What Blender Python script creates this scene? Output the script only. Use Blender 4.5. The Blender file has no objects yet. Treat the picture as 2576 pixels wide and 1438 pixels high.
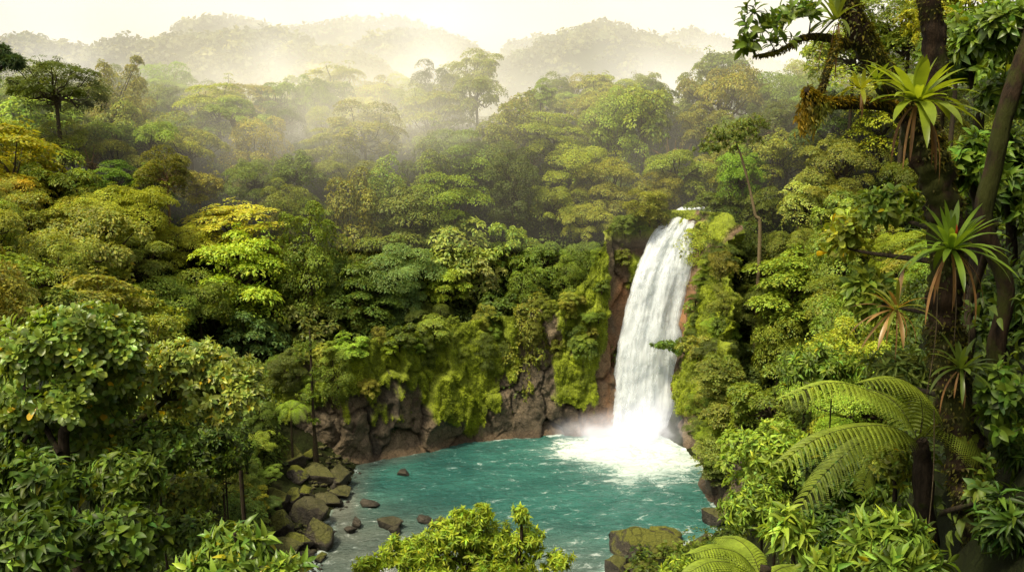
import bpy, math, random
import numpy as np
from mathutils import Vector, Matrix

SEED = 11
rng = np.random.default_rng(SEED)
random.seed(SEED)
C = bpy.context.scene.collection
PI = math.pi

# ------------------------------------------------------------------ camera model
W, H, F = 2576.0, 1438.0, 2144.0
PITCH = math.radians(10.3)
CAM = np.array([0.0, 0.0, 36.0])
_f = np.array([0, math.cos(PITCH), -math.sin(PITCH)])
_u = np.array([0, math.sin(PITCH), math.cos(PITCH)])


def ray(px, py):
    return _f + np.array([(px - W / 2) / F, 0, 0]) + _u * ((H / 2 - py) / F)


def P(px, py, Y):
    d = ray(px, py)
    return CAM + d * (Y / d[1])


def Pz(px, py, z):
    d = ray(px, py)
    return CAM + d * ((z - CAM[2]) / d[2])


def proj(p):
    q = np.asarray(p, float) - CAM
    w = q @ _f
    return W / 2 + F * q[..., 0] / w, H / 2 - F * (q @ _u) / w


# ------------------------------------------------------------------ noise
def _hash(ix, iy, iz, seed):
    n = (ix.astype(np.int64) * 374761393 + iy.astype(np.int64) * 668265263
         + iz.astype(np.int64) * 1274126177 + seed * 974634777) & 0xffffffff
    n = ((n ^ (n >> 13)) * 1274126177) & 0xffffffff
    n = ((n ^ (n >> 16)) * 2246822519) & 0xffffffff
    n = n ^ (n >> 15)
    return (n & 0xffffff) / float(0xffffff)


def vnoise(p, seed=0):
    p = np.asarray(p, float)
    i = np.floor(p).astype(np.int64)
    f = p - i
    f = f * f * (3 - 2 * f)
    r = 0
    for a in (0, 1):
        for b in (0, 1):
            for c in (0, 1):
                w = (f[..., 0] if a else 1 - f[..., 0]) * (f[..., 1] if b else 1 - f[..., 1]) * (f[..., 2] if c else 1 - f[..., 2])
                r = r + w * _hash(i[..., 0] + a, i[..., 1] + b, i[..., 2] + c, seed)
    return r


def fbm(p, octv=4, seed=0):
    p = np.asarray(p, float)
    a, t, r = 1.0, 0.0, 0.0
    for k in range(octv):
        r = r + a * vnoise(p, seed + k * 17)
        t += a
        a *= 0.5
        p = p * 2.03 + 11.3
    return r / t


def voronoi(p, seed=0):
    """p (N,2): F1, F2, random of the nearest cell, offset to the nearest cell point"""
    i = np.floor(p).astype(np.int64)
    n = len(p)
    f1 = np.full(n, 9.0); f2 = np.full(n, 9.0)
    rid = np.zeros(n); rid2 = np.zeros(n); off = np.zeros((n, 2))
    for a in (-1, 0, 1):
        for b in (-1, 0, 1):
            cx, cy = i[:, 0] + a, i[:, 1] + b
            z = np.zeros_like(cx)
            jx, jy = _hash(cx, cy, z, seed), _hash(cx, cy, z + 1, seed)
            dx, dy = p[:, 0] - (cx + jx), p[:, 1] - (cy + jy)
            d = np.hypot(dx, dy)
            near = d < f1
            f2 = np.where(near, f1, np.minimum(f2, d))
            rid = np.where(near, _hash(cx, cy, z + 2, seed), rid)
            rid2 = np.where(near, _hash(cx, cy, z + 3, seed), rid2)
            off[near] = np.stack([dx, dy], 1)[near]
            f1 = np.where(near, d, f1)
    return f1, f2, rid, rid2, off


def sstep(a, b, x):
    t = np.clip((np.asarray(x, float) - a) / (b - a), 0, 1)
    return t * t * (3 - 2 * t)


def norm(v):
    v = np.asarray(v, float)
    return v / np.maximum(np.linalg.norm(v, axis=-1, keepdims=True), 1e-9)


def rdirs(n, r=None):
    return norm((r or rng).normal(size=(n, 3)))


# ------------------------------------------------------------------ mesh builder
class MB:
    def __init__(s):
        s.v, s.q, s.t, s.c, s.n = [], [], [], [], 0

    def add(s, v, q=None, t=None, c=(1, 1, 1)):
        v = np.asarray(v, float).reshape(-1, 3)
        if len(v) == 0:
            return s
        if q is not None and len(q):
            s.q.append(np.asarray(q, np.int64).reshape(-1, 4) + s.n)
        if t is not None and len(t):
            s.t.append(np.asarray(t, np.int64).reshape(-1, 3) + s.n)
        s.v.append(v)
        s.c.append(np.broadcast_to(np.asarray(c, float), (len(v), 3)))
        s.n += len(v)
        return s

    def mesh(s, name, mat, smooth=False, extra=None):
        me = bpy.data.meshes.new(name)
        V = np.concatenate(s.v) if s.v else np.zeros((0, 3))
        q = np.concatenate(s.q) if s.q else np.zeros((0, 4), np.int64)
        t = np.concatenate(s.t) if s.t else np.zeros((0, 3), np.int64)
        me.vertices.add(len(V))
        me.vertices.foreach_set('co', V.astype(np.float32).ravel())
        loops = np.concatenate([q.ravel(), t.ravel()])
        me.loops.add(len(loops))
        me.loops.foreach_set('vertex_index', loops.astype(np.int32))
        me.polygons.add(len(q) + len(t))
        st = np.concatenate([np.arange(len(q)) * 4, len(q) * 4 + np.arange(len(t)) * 3])
        me.polygons.foreach_set('loop_start', st.astype(np.int32))
        if smooth:
            me.polygons.foreach_set('use_smooth', np.ones(len(st), bool))
        me.update(calc_edges=True)
        at = me.attributes.new('col', 'FLOAT_COLOR', 'POINT')
        cc = np.concatenate(s.c) if s.c else np.zeros((0, 3))
        at.data.foreach_set('color', np.concatenate([cc, np.ones((len(cc), 1))], 1).astype(np.float32).ravel())
        if extra:
            for k, arr in extra.items():
                a2 = me.attributes.new(k, 'FLOAT_VECTOR', 'POINT')
                a2.data.foreach_set('vector', np.asarray(arr, np.float32).ravel())
        if mat:
            me.materials.append(mat)
        return me


def link(name, me, parent=None, loc=None):
    o = bpy.data.objects.new(name, me)
    C.objects.link(o)
    if parent is not None:
        o.parent = parent
    if loc is not None:
        o.location = tuple(loc)
    return o


def tag(o, label=None, cat=None, group=None, kind=None):
    if label: o['label'] = label
    if cat: o['category'] = cat
    if group: o['group'] = group
    if kind: o['kind'] = kind
    return o


def empty(name, loc, label, cat, group=None):
    o = bpy.data.objects.new(name, None)
    o.empty_display_size = 0.3
    C.objects.link(o)
    o.location = tuple(loc)
    return tag(o, label, cat, group)


def grid_quads(nu, nv):
    a = (np.arange(nu - 1)[:, None] * nv + np.arange(nv - 1)[None, :]).ravel()
    return np.stack([a, a + nv, a + nv + 1, a + 1], 1)


def spline(pts, n):
    """Catmull-Rom through pts (k,d) resampled to n points"""
    pts = np.asarray(pts, float)
    k = len(pts)
    if k == 2:
        t = np.linspace(0, 1, n)[:, None]
        return pts[0] * (1 - t) + pts[1] * t
    e = np.concatenate([[2 * pts[0] - pts[1]], pts, [2 * pts[-1] - pts[-2]]])
    u = np.linspace(0, k - 1 - 1e-6, n)
    i = np.floor(u).astype(int)
    t = (u - i)[:, None]
    p0, p1, p2, p3 = e[i], e[i + 1], e[i + 2], e[i + 3]
    return 0.5 * ((2 * p1) + (-p0 + p2) * t + (2 * p0 - 5 * p1 + 4 * p2 - p3) * t * t + (-p0 + 3 * p1 - 3 * p2 + p3) * t ** 3)


def tube(mb, pts, rad, sides=6, c=(1, 1, 1), bump=0.0, seed=0):
    pts = np.asarray(pts, float)
    n = len(pts)
    rad = np.broadcast_to(np.asarray(rad, float), (n,))
    tg = norm(np.gradient(pts, axis=0))
    ref = np.array([0.3, 1.0, 0.1]) if abs(tg[0, 2]) > 0.6 else np.array([0.05, 0.1, 1.0])
    x = norm(np.cross(tg, ref)); y = np.cross(tg, x)
    a = np.arange(sides) * 2 * PI / sides
    ring = x[:, None, :] * np.cos(a)[None, :, None] + y[:, None, :] * np.sin(a)[None, :, None]
    rr = rad[:, None]
    if bump:
        q = np.stack([np.broadcast_to(np.cos(a) * 1.3, (n, sides)), np.broadcast_to(np.sin(a) * 1.3, (n, sides)),
                      np.broadcast_to((np.arange(n) * 0.45)[:, None], (n, sides))], -1)
        rr = rr * (1 + bump * (fbm(q, 3, seed) - 0.5) * 2)
    v = pts[:, None, :] + ring * (rr[..., None] if np.ndim(rr) == 2 else rr)
    v = v.reshape(-1, 3)
    i = np.arange(n - 1)[:, None] * sides
    j = np.arange(sides)[None, :]
    k = (j + 1) % sides
    q = np.stack([i + j, i + k, i + sides + k, i + sides + j], -1).reshape(-1, 4)
    mb.add(v, q, None, c)
    mb.add([pts[-1]], None, None, c)
    e = mb.n - 1
    b = e - sides
    t = [[b + jj, b + (jj + 1) % sides, e] for jj in range(sides)]
    mb.t.append(np.array(t))
    return v.reshape(n, sides, 3), ring


# ------------------------------------------------------------------ leaf templates (length 1 along +Y, width about 1 along X)
def tpl_kite():
    v = np.array([[0, 0, 0], [.5, .45, .1], [0, 1, -.12], [-.5, .45, .1]])
    return v, np.array([[0, 1, 2, 3]]), None


def tpl_leaf(rows=((0, .0), (.18, .27), (.42, .46), (.68, .42), (.88, .2), (1, 0)), fold=.16, curl=.22, wave=0.0):
    """rows: (y, half width); three vertices a row, folded on the midrib and curled down to the tip"""
    v, q, t = [], [], []
    prev = None
    for k, (y, h) in enumerate(rows):
        z = -curl * y * y + .06 * math.sin(y * 3)
        if h == 0:
            v.append((0, y, z)); cur = (len(v) - 1,)
        else:
            w = wave * math.sin(k * 2.1)
            v += [(-h, y, z + fold * h + w), (0, y, z), (h, y, z + fold * h - w)]
            n = len(v); cur = (n - 3, n - 2, n - 1)
        if prev is not None:
            if len(prev) == 1 and len(cur) == 3:
                t += [(prev[0], cur[1], cur[0]), (prev[0], cur[2], cur[1])]
            elif len(prev) == 3 and len(cur) == 1:
                t += [(prev[0], prev[1], cur[0]), (prev[1], prev[2], cur[0])]
            else:
                q += [(prev[0], prev[1], cur[1], cur[0]), (prev[1], prev[2], cur[2], cur[1])]
        prev = cur
    return np.array(v, float), np.array(q), np.array(t)


T_KITE = tpl_kite()
T_MID = tpl_leaf(((0, 0), (.3, .42), (.7, .4), (1, 0)), .2, .25)
T_OVAL = tpl_leaf()
T_LANCE = tpl_leaf(((0, 0), (.15, .3), (.4, .5), (.7, .34), (1, 0)), .22, .4)
T_SPOON = tpl_leaf(((0, 0.02), (.25, .16), (.55, .42), (.8, .5), (.94, .32), (1, 0)), .14, .12)
T_HEART = tpl_leaf(((0, 0), (.06, .36), (.25, .52), (.55, .42), (.85, .14), (1, 0)), .12, .3)


def scatter(mb, tpl, pos, ydir, zdir, size, wid, col):
    pos = np.asarray(pos, float)
    n = len(pos)
    if n == 0:
        return
    v, q, t = tpl
    y = norm(ydir)
    x = norm(np.cross(y, zdir))
    z = np.cross(x, y)
    size = np.broadcast_to(np.asarray(size, float), (n,)); wid = np.broadcast_to(np.asarray(wid, float), (n,))
    out = pos[:, None, :] + size[:, None, None] * (
        v[None, :, 0:1] * wid[:, None, None] * x[:, None, :] + v[None, :, 1:2] * y[:, None, :] + v[None, :, 2:3] * z[:, None, :])
    k = len(v)
    base = (np.arange(n) * k)[:, None, None]
    qq = (q[None] + base).reshape(-1, 4) if q is not None and len(q) else None
    tt = (t[None] + base).reshape(-1, 3) if t is not None and len(t) else None
    col = np.broadcast_to(np.asarray(col, float), (n, 3))
    mb.add(out.reshape(-1, 3), qq, tt, np.repeat(col, k, axis=0))


def leafcols(n, r, base=(1, 1, 1), spread=.22, yellow=0.0, ycol=(2.6, 1.5, .5)):
    b = np.asarray(base, float)
    k = np.exp(r.normal(0, spread, n))[:, None]
    warm = r.normal(0, .12, n)[:, None]
    c = b * k * np.concatenate([1 + warm, np.ones((n, 1)), 1 - warm], 1)
    if yellow:
        m = r.random(n) < yellow
        c[m] = b * np.asarray(ycol)
    return np.clip(c, 0.002, 1.5)


# ------------------------------------------------------------------ materials
def new_mat(name):
    m = bpy.data.materials.new(name)
    m.use_nodes = True
    nt = m.node_tree
    nt.nodes.clear()
    return m, nt, nt.nodes.new('ShaderNodeOutputMaterial')


def N(nt, typ, **kw):
    n = nt.nodes.new(typ)
    ins = kw.pop('ins', {})
    for k, v in kw.items():
        setattr(n, k, v)
    for k, v in ins.items():
        if hasattr(v, 'is_output'):
            nt.links.new(v, n.inputs[k])
        else:
            n.inputs[k].default_value = v
    return n


def math_(nt, op, a, b=None, clamp=False):
    n = N(nt, 'ShaderNodeMath', operation=op, use_clamp=clamp)
    for i, x in enumerate((a, b)):
        if x is None: continue
        if hasattr(x, 'is_output'): nt.links.new(x, n.inputs[i])
        else: n.inputs[i].default_value = x
    return n.outputs[0]


def mix_(nt, fac, a, b, blend='MIX'):
    n = N(nt, 'ShaderNodeMix', data_type='RGBA', blend_type=blend)
    for i, x in ((0, fac), (6, a), (7, b)):
        if hasattr(x, 'is_output'): nt.links.new(x, n.inputs[i])
        else: n.inputs[i].default_value = x if i == 0 else (*x[:3], 1)
    return n.outputs[2]


def ramp_(nt, fac, stops):
    n = N(nt, 'ShaderNodeValToRGB', ins={0: fac})
    e = n.color_ramp.elements
    while len(e) < len(stops): e.new(0.5)
    for el, (p, c) in zip(e, stops):
        el.position = p
        el.color = (*c, 1) if len(c) == 3 else c
    return n.outputs[0]


def leaf_mat(name, rough=.42, trans=.38, spec=.35):
    m, nt, out = new_mat(name)
    at = N(nt, 'ShaderNodeAttribute', attribute_name='col')
    oi = N(nt, 'ShaderNodeObjectInfo')
    c = mix_(nt, 1.0, at.outputs['Color'], oi.outputs['Color'], 'MULTIPLY')
    geo = N(nt, 'ShaderNodeNewGeometry')
    no = N(nt, 'ShaderNodeTexNoise', ins={'Vector': geo.outputs['Position'], 'Scale': 9.0, 'Detail': 2.0})
    c = mix_(nt, 1.0, c, ramp_(nt, no.outputs['Fac'], [(.3, (.78, .8, .78)), (.7, (1.2, 1.16, 1.1))]), 'MULTIPLY')
    pr = N(nt, 'ShaderNodeBsdfPrincipled', ins={'Base Color': c, 'Roughness': rough, 'Specular IOR Level': spec})
    tc = mix_(nt, 1.0, c, (1.5, 1.35, .55), 'MULTIPLY')
    tr = N(nt, 'ShaderNodeBsdfTranslucent', ins={'Color': tc})
    mx = N(nt, 'ShaderNodeMixShader', ins={0: trans, 1: pr.outputs[0], 2: tr.outputs[0]})
    nt.links.new(mx.outputs[0], out.inputs['Surface'])
    return m


M_LEAF = leaf_mat('leaf_matte', .5, .36, .25)
M_GLOSS = leaf_mat('leaf_glossy', .36, .34, .38)
M_SHADE = leaf_mat('leaf_understory', .45, .32, .22)
M_BROM = leaf_mat('leaf_bromeliad', .34, .42, .45)


def bark_mat(name, c1, c2, moss, amount, scale=6.0):
    m, nt, out = new_mat(name)
    geo = N(nt, 'ShaderNodeNewGeometry')
    mp = N(nt, 'ShaderNodeMapping', ins={'Vector': geo.outputs['Position'], 'Scale': (1, 1, .25)})
    n1 = N(nt, 'ShaderNodeTexNoise', ins={'Vector': mp.outputs[0], 'Scale': scale * 4, 'Detail': 8.0, 'Roughness': .7})
    n2 = N(nt, 'ShaderNodeTexNoise', ins={'Vector': geo.outputs['Position'], 'Scale': scale, 'Detail': 6.0, 'Roughness': .65})
    bc = ramp_(nt, n1.outputs['Fac'], [(.35, c1), (.68, c2)])
    mf = ramp_(nt, n2.outputs['Fac'], [(.62 - amount, (0, 0, 0)), (.72 - amount, (1, 1, 1))])
    mc = mix_(nt, n1.outputs['Fac'], tuple(x * .55 for x in moss), moss)
    c = mix_(nt, mf, bc, mc)
    oi = N(nt, 'ShaderNodeObjectInfo')
    c = mix_(nt, 1.0, c, oi.outputs['Color'], 'MULTIPLY')
    bp = N(nt, 'ShaderNodeBump', ins={'Height': n1.outputs['Fac'], 'Strength': .9, 'Distance': .06})
    pr = N(nt, 'ShaderNodeBsdfPrincipled', ins={'Base Color': c, 'Roughness': .85, 'Specular IOR Level': .2, 'Normal': bp.outputs[0]})
    nt.links.new(pr.outputs[0], out.inputs['Surface'])
    return m


M_BARK = bark_mat('bark_dark', (.018, .013, .008), (.07, .05, .03), (.05, .06, .01), .08)
M_BARKM = bark_mat('bark_mossy', (.012, .008, .004), (.062, .036, .018), (.05, .055, .008), .17, 3.5)
M_BARKP = bark_mat('bark_pale', (.09, .065, .035), (.24, .18, .1), (.09, .1, .02), .05)


def rock_mat(name, use_attr=True, base1=(.05, .042, .03), base2=(.19, .15, .105), moss=True, wet=.5):
    m, nt, out = new_mat(name)
    geo = N(nt, 'ShaderNodeNewGeometry')
    n1 = N(nt, 'ShaderNodeTexNoise', ins={'Vector': geo.outputs['Position'], 'Scale': 1.1, 'Detail': 10.0, 'Roughness': .68})
    n2 = N(nt, 'ShaderNodeTexNoise', ins={'Vector': geo.outputs['Position'], 'Scale': 5.5, 'Detail': 8.0, 'Roughness': .7})
    vo = N(nt, 'ShaderNodeTexVoronoi', feature='DISTANCE_TO_EDGE', ins={'Vector': geo.outputs['Position'], 'Scale': 1.1})
    if use_attr:
        at = N(nt, 'ShaderNodeAttribute', attribute_name='col')
        c = mix_(nt, 1.0, at.outputs['Color'], ramp_(nt, n2.outputs['Fac'], [(.28, (.5, .5, .5)), (.75, (1.55, 1.5, 1.45))]), 'MULTIPLY')
    else:
        c = ramp_(nt, n1.outputs['Fac'], [(.32, base1), (.68, base2)])
        c = mix_(nt, 1.0, c, ramp_(nt, n2.outputs['Fac'], [(.3, (.6, .6, .6)), (.75, (1.4, 1.4, 1.4))]), 'MULTIPLY')
        if moss:
            sp = N(nt, 'ShaderNodeSeparateXYZ', ins={0: geo.outputs['Normal']})
            pz = N(nt, 'ShaderNodeSeparateXYZ', ins={0: geo.outputs['Position']})
            k = math_(nt, 'ADD', math_(nt, 'MULTIPLY', sp.outputs['Z'], .55), math_(nt, 'MULTIPLY', n1.outputs['Fac'], 1.0))
            mf = ramp_(nt, k, [(.74, (0, 0, 0)), (.86, (1, 1, 1))])
            lo = ramp_(nt, pz.outputs['Z'], [(.1, (0, 0, 0)), (.45, (1, 1, 1))])
            mf = mix_(nt, 1.0, mf, lo, 'MULTIPLY')
            oi = N(nt, 'ShaderNodeObjectInfo')
            mf = mix_(nt, 1.0, mf, oi.outputs['Color'], 'MULTIPLY')
            c = mix_(nt, mf, c, mix_(nt, n2.outputs['Fac'], (.03, .038, .006), (.24, .25, .022)))
            # dark wet band just above the water
            wetf = ramp_(nt, pz.outputs['Z'], [(.05, (.45, .45, .45)), (.4, (1, 1, 1))])
            c = mix_(nt, 1.0, c, wetf, 'MULTIPLY')
    wv_ = mix_(nt, .35, geo.outputs['Position'], n1.outputs['Color'], 'ADD')
    nt.links.new(wv_, vo.inputs['Vector'])
    c = mix_(nt, 1.0, c, ramp_(nt, vo.outputs['Distance'], [(0.0, (.3, .3, .3)), (.035, (1, 1, 1))]), 'MULTIPLY')
    n3 = N(nt, 'ShaderNodeTexNoise', ins={'Vector': geo.outputs['Position'], 'Scale': 14.0, 'Detail': 5.0, 'Roughness': .75})
    c = mix_(nt, 1.0, c, ramp_(nt, n3.outputs['Fac'], [(.3, (.62, .62, .62)), (.7, (1.4, 1.4, 1.4))]), 'MULTIPLY')
    h = math_(nt, 'ADD', math_(nt, 'MULTIPLY', n2.outputs['Fac'], .7), n1.outputs['Fac'])
    bp = N(nt, 'ShaderNodeBump', ins={'Height': h, 'Strength': 1.0, 'Distance': .35})
    pr = N(nt, 'ShaderNodeBsdfPrincipled', ins={'Base Color': c, 'Roughness': .62, 'Specular IOR Level': wet * .7, 'Normal': bp.outputs[0]})
    nt.links.new(pr.outputs[0], out.inputs['Surface'])
    return m


M_CLIFF = rock_mat('cliff_rock')
M_ROCK = rock_mat('boulder_rock', False, (.022, .018, .013), (.105, .088, .064))


def ground_mat():
    m, nt, out = new_mat('forest_soil')
    geo = N(nt, 'ShaderNodeNewGeometry')
    n1 = N(nt, 'ShaderNodeTexNoise', ins={'Vector': geo.outputs['Position'], 'Scale': .8, 'Detail': 10.0, 'Roughness': .7})
    c = ramp_(nt, n1.outputs['Fac'], [(.35, (.012, .011, .005)), (.55, (.02, .026, .007)), (.75, (.035, .045, .01))])
    bp = N(nt, 'ShaderNodeBump', ins={'Height': n1.outputs['Fac'], 'Strength': 1.0, 'Distance': .5})
    pr = N(nt, 'ShaderNodeBsdfPrincipled', ins={'Base Color': c, 'Roughness': .95, 'Specular IOR Level': .1, 'Normal': bp.outputs[0]})
    nt.links.new(pr.outputs[0], out.inputs['Surface'])
    return m


M_SOIL = ground_mat()

# ------------------------------------------------------------------ pool outline and terrain
POOL_PX = [(720, 1500), (790, 1420), (812, 1370), (835, 1290), (880, 1220), (892, 1172), (960, 1152), (1060, 1136), (1170, 1110),
           (1290, 1099), (1400, 1093), (1530, 1086), (1640, 1084), (1715, 1125), (1780, 1180), (1775, 1215), (1800, 1265),
           (1835, 1320), (1760, 1360), (1660, 1385), (1560, 1395), (1525, 1440), (1530, 1520)]
POOL = np.array([Pz(x, y, 0.0)[:2] for x, y in POOL_PX])
POOL = np.concatenate([POOL, [[8, 46], [-12, 46]]])
PC = np.array([3.0, 85.0])


def sdist(xy):
    """signed distance to the pool outline, negative inside"""
    xy = np.asarray(xy, float)
    shp = xy.shape[:-1]
    p = xy.reshape(-1, 2)
    d = np.full(len(p), 1e9)
    ins = np.zeros(len(p), bool)
    k = len(POOL)
    for i in range(k):
        a, b = POOL[i], POOL[(i + 1) % k]
        ab = b - a
        t = np.clip(((p - a) @ ab) / (ab @ ab), 0, 1)
        d = np.minimum(d, np.hypot(*(p - a - t[:, None] * ab).T))
        c = ((a[1] > p[:, 1]) != (b[1] > p[:, 1])) & (p[:, 0] < (b[0] - a[0]) * (p[:, 1] - a[1]) / (b[1] - a[1] + 1e-12) + a[0])
        ins ^= c
    return np.where(ins, -d, d).reshape(shp)


DK = np.array([0, 1.5, 4, 7, 11, 16, 25, 40, 60, 90, 140])
PROF = {  # angle about the pool's middle -> ground height at the distances DK
    -180: [0, .6, 1.6, 3.2, 6, 10, 19, 27, 31, 34, 35],
    -135: [0, .3, .8, 1.4, 2, 3, 4, 6, 8, 10, 10],
    -90: [0, .2, .4, .8, 1, 1.5, 2, 3, 3, 3, 3],
    -45: [0, .3, .8, 1.4, 2.4, 4, 7, 12, 16, 18, 18],
    -10: [0, .8, 3, 7, 12, 18, 29, 40, 46, 48, 48],
    25: [0, 1, 6, 12, 17, 22, 31, 41, 46, 48, 48],
    42: [0, 1, 10, 19, 23, 26, 30, 36, 40, 41, 40],
    52: [0, 1, 12, 22.5, 23.5, 24.5, 27.5, 34, 38, 39, 38],
    62: [0, 1, 9, 16, 21, 24.5, 29.5, 36, 38, 39, 38],
    80: [0, 1, 8, 12.5, 17, 22, 29, 36, 38, 39, 38],
    120: [0, 1, 8, 12.5, 16.5, 21, 28, 34.5, 37, 38, 37],
    150: [0, 1, 7, 11.5, 14.5, 18.5, 25, 31, 34, 36, 36],
    180: [0, .6, 1.6, 3.2, 6, 10, 19, 27, 31, 34, 35],
}
_AK = sorted(PROF)
_PT = np.array([PROF[a] for a in _AK], float)


def terrain(x, y):
    x = np.asarray(x, float); y = np.asarray(y, float)
    d = sdist(np.stack([x, y], -1))
    ang = np.degrees(np.arctan2(y - PC[1], x - PC[0]))
    tab = np.stack([np.interp(d, DK, r) for r in _PT], -1)
    ia = np.clip(np.searchsorted(_AK, ang) - 1, 0, len(_AK) - 2)
    ak = np.array(_AK, float)
    t = np.clip((ang - ak[ia]) / (ak[ia + 1] - ak[ia]), 0, 1)
    z = np.take_along_axis(tab, ia[..., None], -1)[..., 0] * (1 - t) + np.take_along_axis(tab, ia[..., None] + 1, -1)[..., 0] * t
    yy = np.maximum(y, 0)
    side = sstep(105, 75, y) * sstep(-30, 0, y)
    er = x - (.285 * yy + 1.5)
    el = -x - (.335 * yy + 1.5)
    zr = np.where(er > 0, np.minimum(6 + 1.0 * er, 41), -2) * side
    zl = np.where(el > 0, np.minimum(6 + .95 * el, 31), -2) * side
    zc = 34.3 - .74 * np.maximum(0, np.hypot(np.maximum(y, 0), .3 * x) - 1.2)
    z = np.maximum(np.maximum(z, zr), np.maximum(zl, zc))
    nearm = sstep(48, 30, y) * sstep(-3, 1.5, y)
    er2 = x - (.475 * yy + .25)
    zn = np.where(er2 > 0, np.minimum(32.6 - .1 * yy + 2.0 * er2, 46), -2) * nearm
    el2 = -x - (.40 * yy + .8)
    zn2 = np.where(el2 > 0, np.minimum(32.0 - .26 * yy + .3 * el2, 34), -2) * sstep(26, 16, y) * sstep(-3, 1.5, y)
    z = np.maximum(z, np.maximum(zn, zn2))
    far = sstep(190, 260, np.hypot(x, y))
    z = z * (1 - far) + 4 * far
    q = np.stack([x * .12, y * .12, np.zeros_like(x)], -1)
    z = z + (fbm(q, 4, 5) - .5) * np.clip(d, 0, 6) * .45
    z = np.where(d < 0, np.maximum(-1.5, d * .5), z)
    return z


def tz(x, y):
    return float(terrain(np.array([x]), np.array([y]))[0])


gx = np.concatenate([[-4000, -2000, -1000, -600, -350, -220], np.arange(-150, 150.1, 1.25), [220, 350, 600, 1000, 2000, 4000]])
gy = np.concatenate([[-800, -300, -100, -50], np.arange(-30, 220.1, 1.25), [240, 270, 310, 400, 600, 1000, 2000, 5000]])
GX, GY = np.meshgrid(gx, gy, indexing='ij')
GZ = terrain(GX, GY)
mb = MB().add(np.stack([GX, GY, GZ], -1).reshape(-1, 3), grid_quads(len(gx), len(gy))[:, ::-1])
tag(link('ground', mb.mesh('ground', M_SOIL, True)), kind='structure')

# ------------------------------------------------------------------ cliff around the pool
CL_PX = [(640, 1185), (720, 1178), (800, 1172), (880, 1166), (960, 1152), (1060, 1136), (1170, 1110), (1290, 1099), (1400, 1093), (1530, 1086),
         (1640, 1080), (1712, 1115), (1778, 1172), (1770, 1215), (1805, 1262), (1850, 1315), (1930, 1350)]
CLP = spline([Pz(x, y, 0)[:2] for x, y in CL_PX], 1200)
_seg = np.concatenate([[0], np.cumsum(np.linalg.norm(np.diff(CLP, axis=0), axis=1))])
CL_LEN = _seg[-1]


def cl_s(px):
    """arc length on the cliff foot under an x of CL_PX (used once to size the tables below)"""
    best = np.argmin(np.abs(proj(np.concatenate([CLP, np.zeros((len(CLP), 1))], 1))[0] - px))
    return _seg[best]


ns, nz = int(CL_LEN / .14), 175
S = np.linspace(0, CL_LEN, ns)
bx, by = np.interp(S, _seg, CLP[:, 0]), np.interp(S, _seg, CLP[:, 1])
tgx, tgy = np.gradient(bx), np.gradient(by)
k = np.ones(61) / 61
tgx = np.convolve(np.pad(tgx, 30, 'edge'), k, 'valid'); tgy = np.convolve(np.pad(tgy, 30, 'edge'), k, 'valid')
ln = np.hypot(tgx, tgy)
nx, ny = -tgy / ln, tgx / ln          # away from the pool
SK = [cl_s(p) for p in (640, 800, 960, 1170, 1290, 1400, 1480, 1530, 1600)] + [cl_s(1640) + 3.5]
ZT = [11, 12.5, 13.5, 14, 14.5, 15.5, 18.5, 24, 26.5, 26.5]
SK += [SK[-1] + 3.5, SK[-1] + 8, SK[-1] + 14, SK[-1] + 22, CL_LEN]
ZT += [24.5, 20, 15, 8, 5]
ztop = np.interp(S, SK, ZT)
sS, tT = np.meshgrid(S, np.linspace(0, 1, nz), indexing='ij')
ZZ = -1.0 + tT * (ztop[:, None] + 1.0)
q2 = np.stack([sS.ravel(), ZZ.ravel()], 1)
q3 = np.stack([sS.ravel(), ZZ.ravel(), 0 * ZZ.ravel()], 1)
warp = np.stack([fbm(q3 * .25, 3, 3) - .5, fbm(q3 * .25, 3, 4) - .5], 1)
f1, f2, r1, r2, off = voronoi((q2 + warp * 5.0) / np.array([3.9, 7.5]), 21)
g1, g2, h1, h2, offb = voronoi((q2 + warp * 3.0) / np.array([1.3, 2.7]), 33)
crack = np.exp(-((f2 - f1) / .07) ** 2)
crackb = np.exp(-((g2 - g1) / .09) ** 2)
disp = 2.0 * (r1 - .5) + (off[:, 0] * (r2 - .5) * 2.2 + off[:, 1] * (r1 - .4) * 2.2) + .3 * crack \
    + .45 * (h1 - .5) + (offb[:, 0] * (h2 - .5) + offb[:, 1] * (h1 - .5)) * .6 + .06 * crackb + (fbm(q3 * np.array([1.0, .6, 1]), 5, 9) - .5) * 1.3
S_FALL = cl_s(1615)
dfall = (q2[:, 0] - S_FALL)
DCZ = lambda z: np.interp(z, [0, 8, 14, 18, 22, 26], [0, .2, .9, 1.7, 3.0, 5.2])   # the fall leans to the right as it rises
dfall = dfall - DCZ(ZZ.ravel())
fallm = np.exp(-(dfall / 5.0) ** 2)
disp = disp * (1 - .55 * fallm)
Zf = ZZ.ravel()
lean = .16 * Zf + (1.3 * sstep(0, 2.0, -Zf + 1.2)) * -.6
lean = lean + fallm * np.interp(Zf, [0, 5, 14, 20, 24, 27], [.6, .6, 1.2, 2.2, 4.0, 7.0]) * .5
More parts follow.
